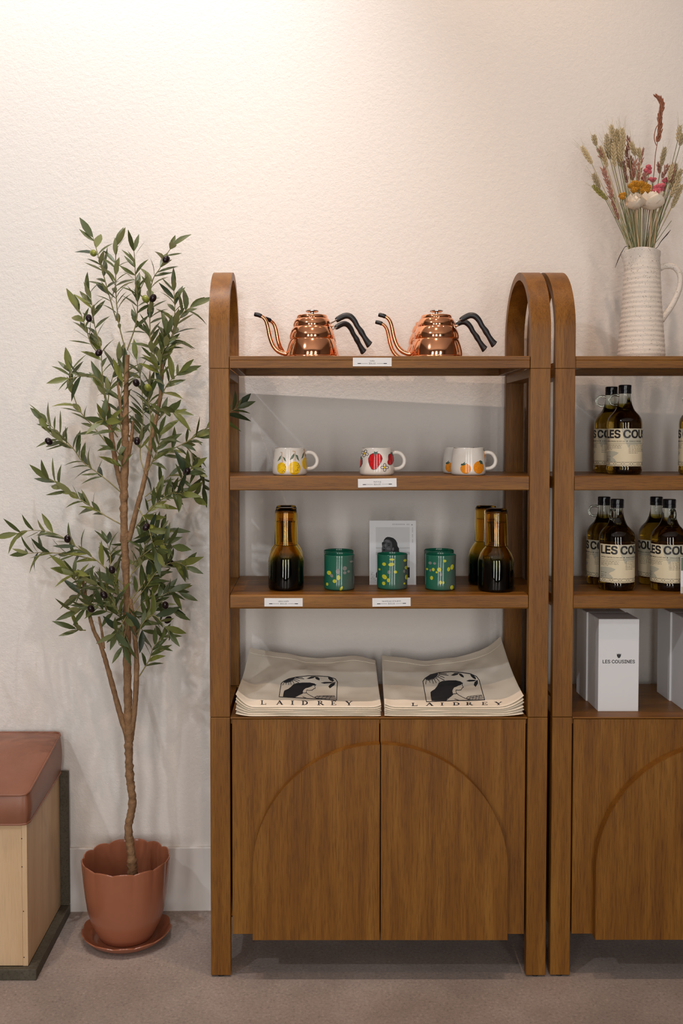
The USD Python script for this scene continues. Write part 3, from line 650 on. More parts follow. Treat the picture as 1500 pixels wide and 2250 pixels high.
def tote_pile(side):
    if side < 0: x0, x1 = (lambda t: .0745 + .020 * t), (lambda t: .5085 + .004 * t)
    else: x0, x1 = (lambda t: .5175 + .015 * t), (lambda t: .9330 - .006 * t)
    sd = 'left' if side < 0 else 'right'; nm = ['bottom', 'middle', 'topmost']
    for b in range(3):
        lab = f'{nm[b]} canvas tote bag of the {sd} pile on the cabinet' + (', printed with black emblem' if b == 2 else '')
        t = thing('tote_bag', lab, 'tote bag', (0, 0, 0))
        for q, pn in ((0, 'back_panel'), (1, 'front_panel')):
            k = 2 * b + q; o = rng.uniform(-.0015, .0015)
            part(t, pn, cloth(tote_height(side, k), lambda u, o=o: x0(u) + o + .001, lambda u, o=o: x1(u) + o - .001, .0065 + .0012 * ((k * 3) % 4) / 3, .352, TB * .94, 3 + k + side * 11), 'canvas', 40)
        if b < 2: continue
        hk = tote_height(side, 5); top = lambda x, y: hk(x, y) + TB * .47
        hem = cloth(lambda x, y: top(x, y) + .0004, lambda u: x0(1 + 0 * u) + .003, lambda u: x1(1 + 0 * u) - .003, .318, .347, .0012, 77 + side)
        part(t, 'hem', hem, 'canvas', 40)
        def drop(p):                                              # where the sight lines through these pixels meet the cloth
            d = np.array([ray(u, v) for u, v in p]); d = d / d[:, 1:2]
            lo, hi = np.full(len(d), .004), np.full(len(d), .36)
            for _ in range(34):
                m_ = (lo + hi) / 2; w_ = CAM + d * (m_ - CAM[1])[:, None]; up = w_[:, 2] > top(w_[:, 0], w_[:, 1])
                lo, hi = np.where(up, m_, lo), np.where(up, hi, m_)
            return CAM + d * (lo - CAM[1])[:, None]
        def nrm(v, p):
            e = .002; x, y = p[:, 0], p[:, 1]
            n = np.stack([-(top(x + e, y) - top(x - e, y)) / (2 * e), -(top(x, y + e) - top(x, y - e)) / (2 * e), np.ones(len(x))], -1)
            return n / np.linalg.norm(n, axis=1, keepdims=True)
        # emblem drawn in the frame of the right bag (zoomed by 3.75), carried to the left bag by its four corners
        src = np.array([(437, 607), (917, 592), (868, 425), (408, 430)], float)
        if side < 0:
            dst = np.array([(498, 613), (1010, 643), (1015, 478), (520, 487)], float); kz, off = 1500 / 370, (490, 1380)
        else: dst, kz, off = src, 3.75, (820, 1380)
        Am, bv = [], []
        for (x, y), (X, Y) in zip(src, dst):
            Am += [[x, y, 1, 0, 0, 0, -x * X, -y * X], [0, 0, 0, x, y, 1, -x * Y, -y * Y]]; bv += [X, Y]
        Hm = np.append(np.linalg.solve(np.array(Am), np.array(bv)), 1).reshape(3, 3)
        def px(pts):
            q = np.c_[np.array(pts, float), np.ones(len(pts))] @ Hm.T; q = q[:, :2] / q[:, 2:]
            return q / kz + off
        def L(pts, w): return LineString(px(pts)).buffer(w / kz / 2, cap_style=1)
        def P_(pts): return Polygon(px(pts)).buffer(0)
        fr = [(437, 607), (425, 540), (408, 440), (425, 415), (470, 385), (540, 368), (640, 360), (740, 368), (800, 378), (850, 400), (872, 430), (890, 500), (917, 592), (437, 607)]
        E = {'frame': [L(fr, 5.5)],
             'sun': [P_([(428, 420), (450, 395), (490, 378), (530, 370), (532, 385), (520, 402), (495, 418), (460, 426), (430, 427)]), L([(541, 372), (536, 395), (515, 414), (480, 427), (445, 431)], 3)],
             'sun_ray': [L(q, 4) for q in ([(436, 432), (432, 462)], [(460, 432), (466, 449)], [(485, 429), (494, 456)], [(503, 423), (518, 453)], [(519, 413), (544, 441)], [(531, 402), (584, 431)], [(538, 391), (584, 409)], [(541, 380), (617, 391)], [(544, 373), (602, 378)])],
             'emblem_leaf': [P_(q) for q in ([(640, 390), (670, 371), (706, 371), (692, 385), (662, 393)], [(703, 373), (725, 378), (742, 394), (746, 409), (724, 401), (710, 389)], [(797, 378), (826, 391), (846, 414), (840, 424), (819, 412), (803, 396)], [(765, 436), (790, 427), (850, 429), (830, 438), (790, 442)], [(858, 428), (861, 455), (842, 486), (827, 470), (834, 445)])],
             'hair': [P_([(480, 600), (472, 560), (470, 530), (480, 520), (505, 505), (525, 480), (540, 450), (570, 437), (620, 432), (680, 432), (720, 442), (735, 455), (722, 468), (700, 475), (680, 485), (665, 490), (655, 505), (650, 520), (656, 545), (640, 565), (610, 580), (598, 602)])],
             'figure_line': [L(q, 4) for q in ([(735, 452), (731, 470), (741, 489), (731, 494), (723, 510), (700, 514), (680, 511)], [(680, 511), (683, 535), (700, 551), (740, 573), (795, 596)], [(657, 543), (688, 541)], [(600, 597), (625, 573), (656, 548)], [(670, 585), (715, 600)])],
             'basket_line': [L(q, 3) for q in ([(765, 577), (780, 565), (830, 558), (893, 553)], [(765, 577), (800, 594), (915, 590)], [(775, 572), (897, 561)], [(785, 580), (902, 569)], [(795, 588), (908, 578)], [(800, 563), (790, 588)], [(825, 559), (815, 594)], [(850, 557), (842, 594)], [(875, 555), (868, 593)])]}
        for nm_, polys in E.items():
            part(t, nm_, skin(unary_union(polys), 2.2, drop, nrm, .0005), 'print_ink', 60, kind='stuff' if nm_ in ('sun_ray', 'emblem_leaf', 'figure_line', 'basket_line') else None)
        let = [('L', 360), ('A', 503), ('I', 617), ('D', 727), ('R', 867), ('E', 985), ('Y', 1120)] if side < 0 else [('L', 340), ('A', 463), ('I', 566), ('D', 682), ('R', 790), ('E', 917), ('Y', 1030)]
        bl = (lambda x: 682 + .008 * (x - 340)) if side < 0 else (lambda x: 642 - .012 * (x - 340))
        hh = 37 if side < 0 else 25
        for ch, cx in let:
            g = serif(ch); w = 62 if ch in 'ADRY' else 54
            if ch == 'I': w = 40
            g = affinity.affine_transform(g, [w / kz, 0, 0, -hh / kz, (cx - w / 2) / kz + off[0], bl(cx) / kz + off[1]])
            part(t, 'letter', skin(g, 2.0, drop, nrm, .0005), 'print_ink', 60)
def serif(ch):
    B = lambda x0, y0, x1, y1: sbox(x0, y0, x1, y1)
    Ln = lambda pts, w: LineString(pts).buffer(w / 2, cap_style=2)
    sf = lambda x, y, w=.34: B(x - w / 2, y - .04, x + w / 2, y + .04)
    if ch == 'L': g = [B(.16, 0, .34, 1), sf(.25, .96, .42), B(.04, 0, .92, .08), B(.84, 0, .92, .34)]
    elif ch == 'A': g = [Ln([(.14, .04), (.49, .98)], .09), Ln([(.46, 1), (.84, .04)], .2), Ln([(.24, .36), (.72, .36)], .08), sf(.14, .04, .26), sf(.84, .04, .34)]
    elif ch == 'I': g = [B(.36, 0, .64, 1), sf(.5, .96, .7), sf(.5, .04, .7)]
    elif ch == 'D': g = [B(.16, 0, .34, 1), sf(.22, .96, .34), sf(.22, .04, .34), affinity.scale(Point(.40, .5).buffer(.5, 16), 1.08, 1).difference(affinity.scale(Point(.38, .5).buffer(.42, 16), .86, 1)).intersection(B(.3, 0, 1, 1))]
    elif ch == 'R': g = [B(.16, 0, .34, 1), sf(.22, .96, .34), sf(.25, .04, .42), affinity.scale(Point(.42, .74).buffer(.26, 14), 1.3, 1).difference(affinity.scale(Point(.40, .74).buffer(.19, 14), 1.05, 1)).intersection(B(.3, .4, 1, 1)), Ln([(.45, .5), (.88, .03)], .19), sf(.9, .04, .22)]
    elif ch == 'E': g = [B(.16, 0, .34, 1), B(.04, .92, .86, 1), B(.04, 0, .9, .08), B(.3, .46, .66, .54), B(.78, .74, .86, 1), B(.82, 0, .9, .28), B(.6, .38, .67, .62)]
    else: g = [Ln([(.12, .98), (.5, .44)], .2), Ln([(.88, .98), (.52, .46)], .09), B(.42, 0, .6, .5), sf(.14, .96, .34), sf(.86, .96, .28), sf(.51, .04, .4)]
    return unary_union(g)
tote_pile(-1); tote_pile(1)

# ------------------------------------------------------------------ oil bottles
BR = .0536
BOIL = [(0, .003), (.040, .0), (.0490, .0015), (.0525, .007), (BR, .013), (BR, .022), (.0531, .024), (.0531, .143), (BR, .145), (.0531, .1475), (BR, .150), (.0531, .1525), (BR, .155), (.0531, .158), (.0528, .163), (.0505, .172), (.0445, .182), (.0370, .190), (.0310, .1965), (.0270, .204),
        (.0222, .216), (.0190, .230), (.0172, .243), (.0168, .250), (.0185, .2505), (.0185, .254), (.0150, .2545), (0, .2545)]
def bent(m, r, e=.006):
    m = fine(m, e); v = np.array(m.vertices); a = v[:, 0] / r; rr = r + v[:, 2]
    m.vertices = np.stack([rr * np.sin(a), -rr * np.cos(a), v[:, 1]], -1); return m
def oil_bottle(label, u, y, z, text_deg, loop_deg, zc=None):
    p = shelf_pos(u, y, z)
    face = math.degrees(math.atan2(p[0] - CAM[0], y - CAM[1]))       # angles are counted from the side that faces the room's centre
    t = thing('oil_bottle', label, 'bottle', p, (0, 0, -face), 'olive oil bottles')
    part(t, 'glass_bottle', lathe(BOIL, 60), 'oil_glass', 40)
    a = math.radians(loop_deg); d = np.array([math.sin(a), -math.cos(a), 0])
    lp = [d * x + np.array([0, 0, zz]) for x, zz in ((.0165, .2435), (.027, .2462), (.0400, .2435), (.0455, .233), (.0430, .2215), (.034, .2150), (.0215, .2155))]
    part(t, 'loop_handle', tube(spline(lp, 30), .0040, 12), 'pale_glass', 60)
    cp = [(0, .2495), (.0192, .2495), (.0195, .2500), (.0195, .2600), (.0188, .2606), (.0188, .2614), (.0195, .2620), (.0195, .2740), (.0185, .2760), (.0150, .2768), (0, .2768)]
    part(t, 'cap', lathe(cp, 40), 'black_gloss', 35)
    r = .0533; s0 = math.radians(text_deg) * r
    lo, hi = math.radians(text_deg - 8) * r, math.radians(text_deg + 285) * r
    part(t, 'label', bent(moved(trimesh.creation.box((hi - lo, .1155, .0003)), ((hi + lo) / 2, .0835, .0)), r, .008), 'label_paper', 60)
    g = []
    zz = lambda yy: .1415 - (yy - 175) / 8793
    xx = lambda x: s0 + (x - 430) / 12.5 / 707 * 1.22
    P1 = Polygon([(xx(x), zz(y_)) for x, y_ in ((400, 810), (560, 775), (700, 790), (795, 830), (750, 880), (680, 920), (645, 960), (700, 1000), (745, 1075), (400, 1090))])
    P2 = Polygon([(xx(x), zz(y_)) for x, y_ in ((850, 180), (1380, 180), (1380, 600), (1040, 620), (1000, 700), (940, 540), (890, 420))])
    part(t, 'label_shape', cat([bent(moved(extrude(q, .00016), (0, 0, .00012)), r) for q in (P1, P2)]), 'label_grey', 60, 'grey leaf shapes on the label', kind='stuff')
    x = s0
    for wd in ('LES', 'COUSINES'):
        for ch in wd:
            m = meshkit.text_mesh(ch, .0236, .0003, bold=True); b = m.bounds
            m = cat([moved(m, (dx, dy, 0)) for dx in (-.0006, .0006) for dy in (-.0004, .0004)])
            part(t, 'letter', bent(moved(m, (x - b[0, 0], zz(425), .00042)), r, .004), 'ink_label', 60); x += b[1, 0] - b[0, 0] + .0026
        x += .0065
    m = meshkit.text_mesh('EXTRA VIRGIN OLIVE OIL', .0040, .00025); x = s0 + .001; a_ = [moved(m, (x, zz(537), .00022))]; x += m.bounds[1, 0] + .005
    star = Polygon([((.0026 if k % 2 == 0 else .0011) * math.sin(k * PI / 5) + x, zz(517) + (.0026 if k % 2 == 0 else .0011) * math.cos(k * PI / 5)) for k in range(10)]); a_.append(moved(extrude(star, .00025), (0, 0, .00022))); x += .006
    a_.append(moved(meshkit.text_mesh('SINGLE ORIGIN', .0040, .00025), (x, zz(537), .00022)))
    part(t, 'small_lettering', cat([bent(q, r, .01) for q in a_]), 'ink_label', 60, kind='stuff')
    rr = random.Random(3); b_ = [moved(trimesh.creation.box((hi - lo - .006, .0006, .00025)), ((hi + lo) / 2, zz(577), .0003))]
    for x0, x1, ys in ((430, 870, (622, 660, 698, 736)), (1010, 1480, (628, 668, 708, 750, 790, 832)), (420, 600, (930, 985, 1025, 1045))):
        for n_, yy in enumerate(ys):
            x = x0; end = x1 if n_ < len(ys) - 1 else x0 + (x1 - x0) * .5
            while x < end - 12:
                w = min(rr.uniform(22, 75), end - x)
                k = x
                while k < x + w - 9:                                   # letter-like ticks too small to read
                    b_.append(moved(trimesh.creation.box((.00055, rr.choice((.0014, .0014, .0021)), .0002)), (xx(k), zz(yy), .0003))); k += 14
                b_.append(moved(trimesh.creation.box((xx(x + w - 10) - xx(x), .0006, .0002)), ((xx(x + w - 10) + xx(x)) / 2, zz(yy) - .0003, .0003)))
                x += w + 8
    for yy in (1078, 1172): b_.append(moved(trimesh.creation.box((hi - lo - .004, .0005, .00025)), ((hi + lo) / 2, zz(yy), .0003)))
    x = lo + .008
    while x < hi - .012:
        e = affinity.scale(Point(x, zz(1125)).buffer(1, 6), .0085, .0040); b_.append(moved(extrude(e.exterior.buffer(.0003, 2), .0002), (0, 0, .0002)))
        e = affinity.scale(Point(x + .0125, zz(1125)).buffer(1, 5), .0030, .0046); b_.append(moved(extrude(e.exterior.buffer(.0003, 2), .0002), (0, 0, .0002))); x += .025
    part(t, 'fine_print', cat([bent(q, r, .004) for q in b_]), 'ink_label', 60, kind='stuff')
    return t
oil_bottle('front olive oil bottle of the pair on the upper right shelf', 1371, .176, Z2, -72, -92)
oil_bottle('rear olive oil bottle of the pair on the upper right shelf', 1341.5, .292, Z2, -118, -95)
oil_bottle('olive oil bottle cut by the right edge, alone on the upper right shelf', 1530, .170, Z2, -118, -60)
oil_bottle('front olive oil bottle of the left pair on the lower shelf, loop turned forward', 1357, .118, Z3, -57, -27)
oil_bottle('rear olive oil bottle of the left pair on the lower shelf', 1328, .235, Z3, -116, -90)
oil_bottle('rear olive oil bottle of the right pair on the lower shelf', 1443, .235, Z3, -150, 95)
oil_bottle('front olive oil bottle of the right pair on the lower shelf, loop turned forward', 1471.5, .112, Z3, -84, 22)

# picture card at the right edge of the lower shelf
pc = thing('picture_card', 'white card with a leafy picture, cut by the right edge beside the oil bottles', 'card', (at(1495.5, 1265, .028)[0], .028, Z3 + .0005), (-2, 0, 0))
part(pc, 'card', cbox((0, 0, 0), (.115, .003, .108), .0003), 'card_white', False)
part(pc, 'picture', cbox((.001, -.0006, .068), (.114, -.0001, .107), .0001), 'decal_leaf', False, 'dark green leafy picture')
part(pc, 'picture', cbox((.001, -.0006, .002), (.114, -.0001, .020), .0001), 'label_grey', False, 'grey green picture')

# ------------------------------------------------------------------ white cartons
def carton(label, x, y, w, d, h, front):
    t = thing('white_carton', label, 'box', (x, y, ZCAB), group='white cartons under the oil bottles')
    part(t, 'body', cbox((0, 0, 0), (w, d, h - .0012), .0008), 'box_white', False)
    part(t, 'lid', cat([cbox((.0006, .0012, h - .0011), (w - .0006, d - .0012, h), .0004)]), 'box_white', False)
    part(t, 'side_flap', moved(extrude(Polygon([(0, 0), (d * .62, 0), (d * .56, .007), (d * .12, .010)]), .0006), (0, 0, 0)).apply_transform(np.array([[0, 0, 1, -.0008], [1, 0, 0, d * .3], [0, 1, 0, h - .012], [0, 0, 0, 1.]])), 'box_white', False)
    if front:
        m = meshkit.text_mesh('LES COUSINES', .0098, .0003, bold=True); b = m.bounds; k = .0975 / (b[1, 0] - b[0, 0]); m.apply_scale((k, 1, 1)); b = m.bounds
        part(t, 'lettering', moved(upright(moved(m, (-(b[0, 0] + b[1, 0]) / 2, 0, 0))), (w / 2 + .0005, 0, .147)), 'ink', False)
        e = Polygon([(-.0066, .0065), (-.0058, -.001), (-.003, -.0062), (0, -.0075), (.003, -.0062), (.0058, -.001), (.0066, .0065), (.0036, .0032), (.0022, .0068), (.0011, .0035), (0, .0074), (-.0011, .0035), (-.0022, .0068), (-.0036, .0032)]).buffer(0)
        part(t, 'emblem', moved(upright(extrude(e, .0003)), (w / 2 + .0005, 0, .170)), 'ink', False, 'small black tulip emblem')
    return t
carton('front white carton of the left row, lettered in black', 1.1676, .0672, .1226, .1165, .2815, True)
carton('rear white carton of the left row, hidden behind the lettered carton', 1.1630, .1850, .1226, .1140, .2815, False)
carton('front white carton of the right row, cut by the right edge', 1.4310, .0672, .1226, .1165, .2815, False)
carton('rear white carton of the right row, its blank side facing the lettered carton', 1.4255, .1850, .1226, .1140, .2815, False)

# ------------------------------------------------------------------ bench and cushion
XB, XF = -.547, -1.75
bn = thing('bench', 'pale plywood bench with dark stained skirting at the left edge', 'bench', (0, 0, 0))
part(bn, 'front_panel', cbox((XF, .000, .034), (XB - .0155, .018, .461), .001), 'plywood', False)
sp = Polygon([(0, .034), (.4, .034), (.4, .490), (0, .462)])
m = trimesh.creation.extrude_polygon(sp, .015, engine='earcut'); v = np.array(m.vertices); m.vertices = np.stack([v[:, 2] + XB - .015, v[:, 0], v[:, 1]], -1)
part(bn, 'side_panel', m, 'plywood', False)
m = trimesh.creation.extrude_polygon(Polygon([(0, .4605), (.374, .4865), (.374, .4705), (0, .4445)]), XB - .0156 - XF, engine='earcut'); v = np.array(m.vertices); m.vertices = np.stack([v[:, 2] + XF, v[:, 0] + .0185, v[:, 1]], -1)
part(bn, 'seat_board', m, 'plywood_edge', False)
part(bn, 'seat_edge', cbox((XF, -.0004, .4455), (XB - .0152, .0, .4605), .0001), 'plywood_edge', False, 'striped plywood edge')
part(bn, 'skirting', cbox((XF, -.020, 0), (-.5175, -.0002, .0335), .0015), 'stained_trim', False)
part(bn, 'skirting', cbox((XB + .0002, .0, 0), (-.5175, .398, .0335), .0015), 'stained_trim', False)
part(bn, 'wall_trim', cbox((XB + .0002, .384, .034), (-.5185, .402, .490), .0012), 'stained_trim', False)
for z in (.06, .20, .335, .42): part(bn, 'nail_head', moved(upright(moved(trimesh.creation.cylinder(.0017, .0006, sections=10), (0, 0, 0))), (XB - .012 - .003 * (z > .3), -.0002, z)), 'dark_void', False)
def cushion():
    x1, x0, y0, y1 = -.541, -1.72, -.008, .398
    def S(X, Y, Z):
        """a point of the cover: X, Y, Z from 0 to 1"""
        base = .4655 + .026 * Y; top = .5540 + .066 * Y + .020 * (np.sin(PI * Y) ** .7) * np.clip(1 - np.abs(2 * X - 1) ** 10, 0, 1) ** .6
        wr = meshkit.fbm(np.stack([X * 9, Y * 4, Z * 2], -1), 3, 9) - .5
        z = base + (top - base) * Z + wr * .010 * Z * np.clip(np.minimum(np.minimum(Y, 1 - Y) * 6, np.minimum(X, 1 - X) * 20), 0, 1)
        bul = np.sin(PI * Z) * .006; px_, py_ = 2 * X - 1, 2 * Y - 1
        x = x0 + (x1 - x0) * X + np.sign(px_) * (np.abs(px_) > .995) * bul; y = y0 + (y1 - y0) * Y - (py_ < -.995) * bul
        rc = .022; ex = np.clip(1 - (1 - np.abs(px_)) * (x1 - x0) / 2 / rc, 0, 1); ey = np.clip(1 - (1 - np.abs(py_)) * (y1 - y0) / 2 / rc, 0, 1); k = ex * ey * rc * .30
        return np.stack([x - np.sign(px_) * k, y - np.sign(py_) * k, z], -1)
    gx = np.r_[0, .004, .01, .018, np.linspace(.03, .97, 46), .982, .99, .996, 1]; gy = np.r_[0, .015, .03, .055, np.linspace(.09, .91, 18), .945, .97, .985, 1]; gz = np.linspace(0, 1, 9)
    V, Fc, n = [], [], 0
    def patch(A, B, f, flip):
        nonlocal n
        a, b = np.meshgrid(A, B, indexing='ij'); P_ = f(a, b).reshape(-1, 3); V.append(P_); i, j = np.meshgrid(np.arange(len(A) - 1), np.arange(len(B) - 1), indexing='ij'); q = (i * len(B) + j).ravel() + n
        f1 = np.vstack([np.c_[q, q + len(B), q + len(B) + 1], np.c_[q, q + len(B) + 1, q + 1]]); Fc.append(f1[:, ::-1] if flip else f1); n += len(P_)
    o = np.ones_like
    patch(gx, gy, lambda a, b: S(a, b, o(a)), False); patch(gx, gy, lambda a, b: S(a, b, 0 * a), True)
    patch(gx, gz, lambda a, b: S(a, 0 * a, b), False); patch(gx, gz, lambda a, b: S(a, o(a), b), True)
    patch(gy, gz, lambda a, b: S(o(a), a, b), False); patch(gy, gz, lambda a, b: S(0 * a, a, b), True)
    m = trimesh.Trimesh(np.vstack(V), np.vstack(Fc), process=False); m.merge_vertices()
    t = thing('bench_cushion', 'brown leather cushion with piped edges on the plywood bench', 'cushion')
    part(t, 'cover', m, 'leather', 60)
    for zf in (1., 0.):
        ring = np.vstack([S(gx, 0 * gx, zf + 0 * gx), S(o(gy), gy, zf + 0 * gy)[1:], S(gx[::-1], o(gx), zf + 0 * gx)[1:]])
        part(t, 'piping', tube(ring, .0034, 8), 'leather', 60)
cushion()

# ------------------------------------------------------------------ plant pot and saucer
PX, PY = at(277, 1900, .235)[0], .235
def lobed(prof, n, lobes, amp, zamp, zr):
    m = lathe(prof, n, cap=False); v = np.array(m.vertices); a = np.arctan2(v[:, 1], v[:, 0]); r = np.hypot(v[:, 0], v[:, 1])
    w = np.clip((v[:, 2] - zr[0]) / (zr[1] - zr[0]), 0, 1) ** 1.6
    c = np.abs(np.cos(a * lobes / 2)) ** .8; k = 1 + amp * w * (c - .6) * (r > .02)
    v[:, 0] *= k; v[:, 1] *= k; v[:, 2] += zamp * w * (c - .6); m.vertices = v; return m
pot = thing('plant_pot', 'glazed terracotta pot with scalloped rim at the foot of the olive tree', 'plant pot', (PX, PY, .0105))
pp = [(0, 0), (.080, 0), (.086, .003), (.096, .022), (.112, .055), (.1235, .095), (.1300, .140), (.1345, .185), (.1375, .225), (.1390, .247), (.1400, .2515), (.1385, .2545), (.1360, .2535), (.1340, .247), (.1310, .215), (.1260, .160), (.118, .110), (.110, .110), (0, .110)]
part(pot, 'body', lobed(pp, 156, 13, .030, .0065, (.10, .25)), 'terracotta', 50)
part(pot, 'soil', moved(lathe([(.1225, .132), (.10, .136), (.05, .140), (0, .142)], 48, cap=False), (0, 0, 0)), 'soil', 50, 'dark soil')
sc = [(0, .001), (.100, .001), (.108, .003), (.130, .018), (.1415, .0315), (.1405, .0345), (.1375, .0330), (.1250, .020), (.106, .0085), (.098, .0075), (0, .0075)]
sau = thing('pot_saucer', 'scalloped terracotta saucer under the plant pot on the concrete floor', 'saucer', (PX, PY, 0))
part(sau, 'dish', lobed(sc, 156, 13, .035, .005, (.004, .034)), 'terracotta', 50)
part(sau, 'foot_ring', moved(lathe([(.078, .0076), (.092, .0076), (.092, .0104), (.078, .0104), (.078, .0076)], 48, cap=False), (0, 0, 0)), 'terracotta', 40)

# ------------------------------------------------------------------ olive tree
tree = thing('olive_tree', 'tall artificial olive tree with dark olives in the terracotta pot', 'tree')
TY = .235
def limb(pts, radii, sides=10, knots=0.0, y=TY):
    w = [at(p[0], p[1], p[2] if len(p) > 2 else y) for p in pts]
    n = max(14, len(pts) * 11); q = spline(w, n); r = np.interp(np.linspace(0, 1, n), np.linspace(0, 1, len(radii)), radii)
    r = r * (1 + knots * (np.array([rng.random() for _ in range(n)]) - .4))
    m = tube(q, r, sides); v = np.array(m.vertices); k = np.clip(np.searchsorted(np.arange(1, n + 1) * sides, np.arange(len(v)), 'right'), 0, n - 1)
    c = q[k]; v = c + (v - c) * (1 + .55 * knots / .2 * (meshkit.fbm(v * 75, 3, 2) - .5))[:, None]; m.vertices = v
    return q, m
base = at(292, 1925, TY); base[2] = .147
tr = [(292, 1950), (291, 1912), (288, 1870), (282, 1820), (291, 1765), (286, 1715), (283, 1660), (283, 1600), (280, 1500), (279, 1400), (278, 1300), (274, 1200), (272, 1100), (275, 1000), (276, 900), (279, 780)]
q, m = limb(tr, [.0165, .0165, .0135, .0125, .0120, .0122, .0130, .0145, .0125, .0118, .0112, .0125, .0118, .0120, .0090, .0070], 14, .22)
part(tree, 'trunk', m, 'bark', 60)
for pts, rad in (([(281, 1622), (262, 1562), (240, 1480), (222, 1420), (205, 1382), (192, 1330), (180, 1262)], [.0105, .0090, .0078, .0070, .0062, .0058, .0048]),
                 ([(287, 1625), (297, 1540), (300, 1450), (294, 1380), (286, 1315)], [.0095, .0085, .0080, .0070, .0060]),
                 ([(272, 1085), (258, 1036), (245, 960), (236, 886)], [.0085, .0078, .0072, .0060]),
                 ([(282, 1190), (300, 1120), (318, 1050), (335, 960), (352, 872), (358, 800)], [.0090, .0082, .0074, .0070, .0060, .0040]),
                 ([(283, 1000), (289, 960), (292, 925)], [.0060, .0055, .0045]), ([(268, 930), (262, 870), (258, 840)], [.005, .0045, .0035]),
                 ([(228, 1425), (224, 1390), (217, 1355)], [.0045, .0042, .0038])):
    part(tree, 'branch', limb(pts, rad, 10, .14)[1], 'bark', 60)
twigs = [[(256, 705), (247, 675), (237, 639), (221, 582), (208, 534), (204, 521)], [(277, 775), (262, 715), (255, 652), (254, 604), (254, 566), (256, 540)], [(279, 770), (298, 713), (302, 665), (298, 620), (296, 572), (294, 552)],
         [(352, 860), (338, 800), (330, 740), (330, 652), (336, 614), (352, 588), (368, 556), (380, 540)], [(352, 865), (355, 780), (378, 735), (384, 684), (382, 640)], [(362, 775), (381, 735), (400, 690), (424, 673)],
         [(230, 876), (224, 812), (221, 764), (208, 716), (202, 668), (196, 640)], [(216, 778), (200, 755), (190, 725), (178, 690), (172, 680)], [(243, 985), (202, 934), (179, 908), (166, 882), (157, 844), (154, 815)],
         [(267, 1083), (224, 1046), (183, 1016), (160, 985), (122, 945), (98, 925)], [(160, 985), (140, 972), (118, 960), (105, 948)], [(269, 1154), (231, 1133), (194, 1109), (149, 1079), (122, 1060), (108, 1054)],
         [(272, 1285), (239, 1255), (209, 1229), (164, 1199), (123, 1173), (75, 1165), (38, 1172)], [(209, 1229), (150, 1218), (97, 1214), (62, 1216)], [(239, 1259), (243, 1221), (236, 1195)],
         [(280, 1390), (255, 1340), (230, 1322), (190, 1335), (165, 1345)], [(283, 1400), (262, 1350), (240, 1310), (200, 1275), (165, 1262)], [(190, 1330), (172, 1290), (160, 1262), (152, 1250)],
         [(290, 1330), (320, 1290), (350, 1250), (385, 1235), (410, 1245)], [(295, 1345), (330, 1310), (362, 1332), (378, 1340)], [(280, 1280), (310, 1220), (330, 1185), (350, 1165), (366, 1164)],
         [(300, 1300), (340, 1272), (370, 1290), (395, 1303)], [(298, 1160), (325, 1125), (352, 1100), (375, 1085), (400, 1085)], [(318, 1092), (345, 1070), (372, 1045)], [(332, 1016), (373, 990), (403, 975), (430, 960)],
         [(403, 975), (424, 1000), (440, 1035), (446, 1068)], [(388, 1060), (408, 1044), (424, 1024)], [(321, 1102), (358, 1087), (400, 1080), (425, 1092)], [(306, 1486), (328, 1449), (337, 1423), (356, 1400)],
         [(300, 1410), (312, 1372), (338, 1352), (368, 1384)], [(285, 1310), (280, 1360), (273, 1400), (269, 1420)], [(188, 1385), (176, 1384), (166, 1381)], [(272, 990), (264, 920), (268, 850), (274, 815)],
         [(321, 1045), (308, 1000), (314, 930), (311, 850), (300, 790)], [(326, 985), (332, 930), (326, 880), (330, 850)], [(352, 880), (368, 844), (395, 818)], [(345, 925), (365, 905), (386, 905)], [(352, 850), (343, 800), (330, 745), (318, 728)],
         [(240, 905), (222, 840), (190, 826), (150, 832)], [(236, 895), (240, 860), (250, 820), (262, 790)], [(300, 1110), (322, 1150), (335, 1190), (345, 1215)], [(290, 1240), (320, 1215), (352, 1195), (380, 1200)],
         [(262, 1290), (245, 1275), (222, 1290), (205, 1310)], [(275, 1330), (300, 1360), (315, 1390)], [(283, 1345), (262, 1380), (252, 1395)], [(350, 870), (352, 800), (362, 760), (368, 735)], [(258, 960), (240, 935), (226, 920)], [(286, 1320), (310, 1290), (332, 1262), (345, 1240)], [(278, 1350), (240, 1345), (205, 1330)], [(290, 1260), (312, 1235), (318, 1200), (328, 1172)], [(276, 1330), (258, 1302), (248, 1278)], [(300, 1390), (325, 1345), (350, 1312), (372, 1300)],
         [(268, 1300), (225, 1275), (190, 1290), (170, 1310)], [(322, 1040), (345, 990), (352, 950)], [(270, 1040), (262, 1000), (250, 985)], [(290, 1180), (270, 1210), (262, 1240)]]
through = [(400, 978, .22), (440, 950, .21), (470, 930, .20), (500, 908, .19), (520, 897, .19)]
leaves, olives = [], []
def leaf_mesh(p, d, n, Lg, wd, bend, fold):
    d = d / np.linalg.norm(d); n = n - d * n.dot(d); n /= np.linalg.norm(n); s = np.cross(d, n)
    ts = np.array([0, .12, .32, .55, .78, 1.0]); ws = np.array([.10, .52, .95, 1.0, .62, .04]) * wd / 2
    v = []
    for t, w in zip(ts, ws):
        c = p + d * (Lg * t) + n * (bend * Lg * t * t)
        v += [c - s * w + n * fold * w, c, c + s * w + n * fold * w]
    f = []
    for i in range(5):
        for k in (0, 1):
            a, b, c, e = 3 * i + k, 3 * i + k + 1, 3 * i + 3 + k, 3 * i + 4 + k; f += [[a, b, e], [a, e, c]]
    return (np.array(v), np.array(f), Lg * wd)
stems = []
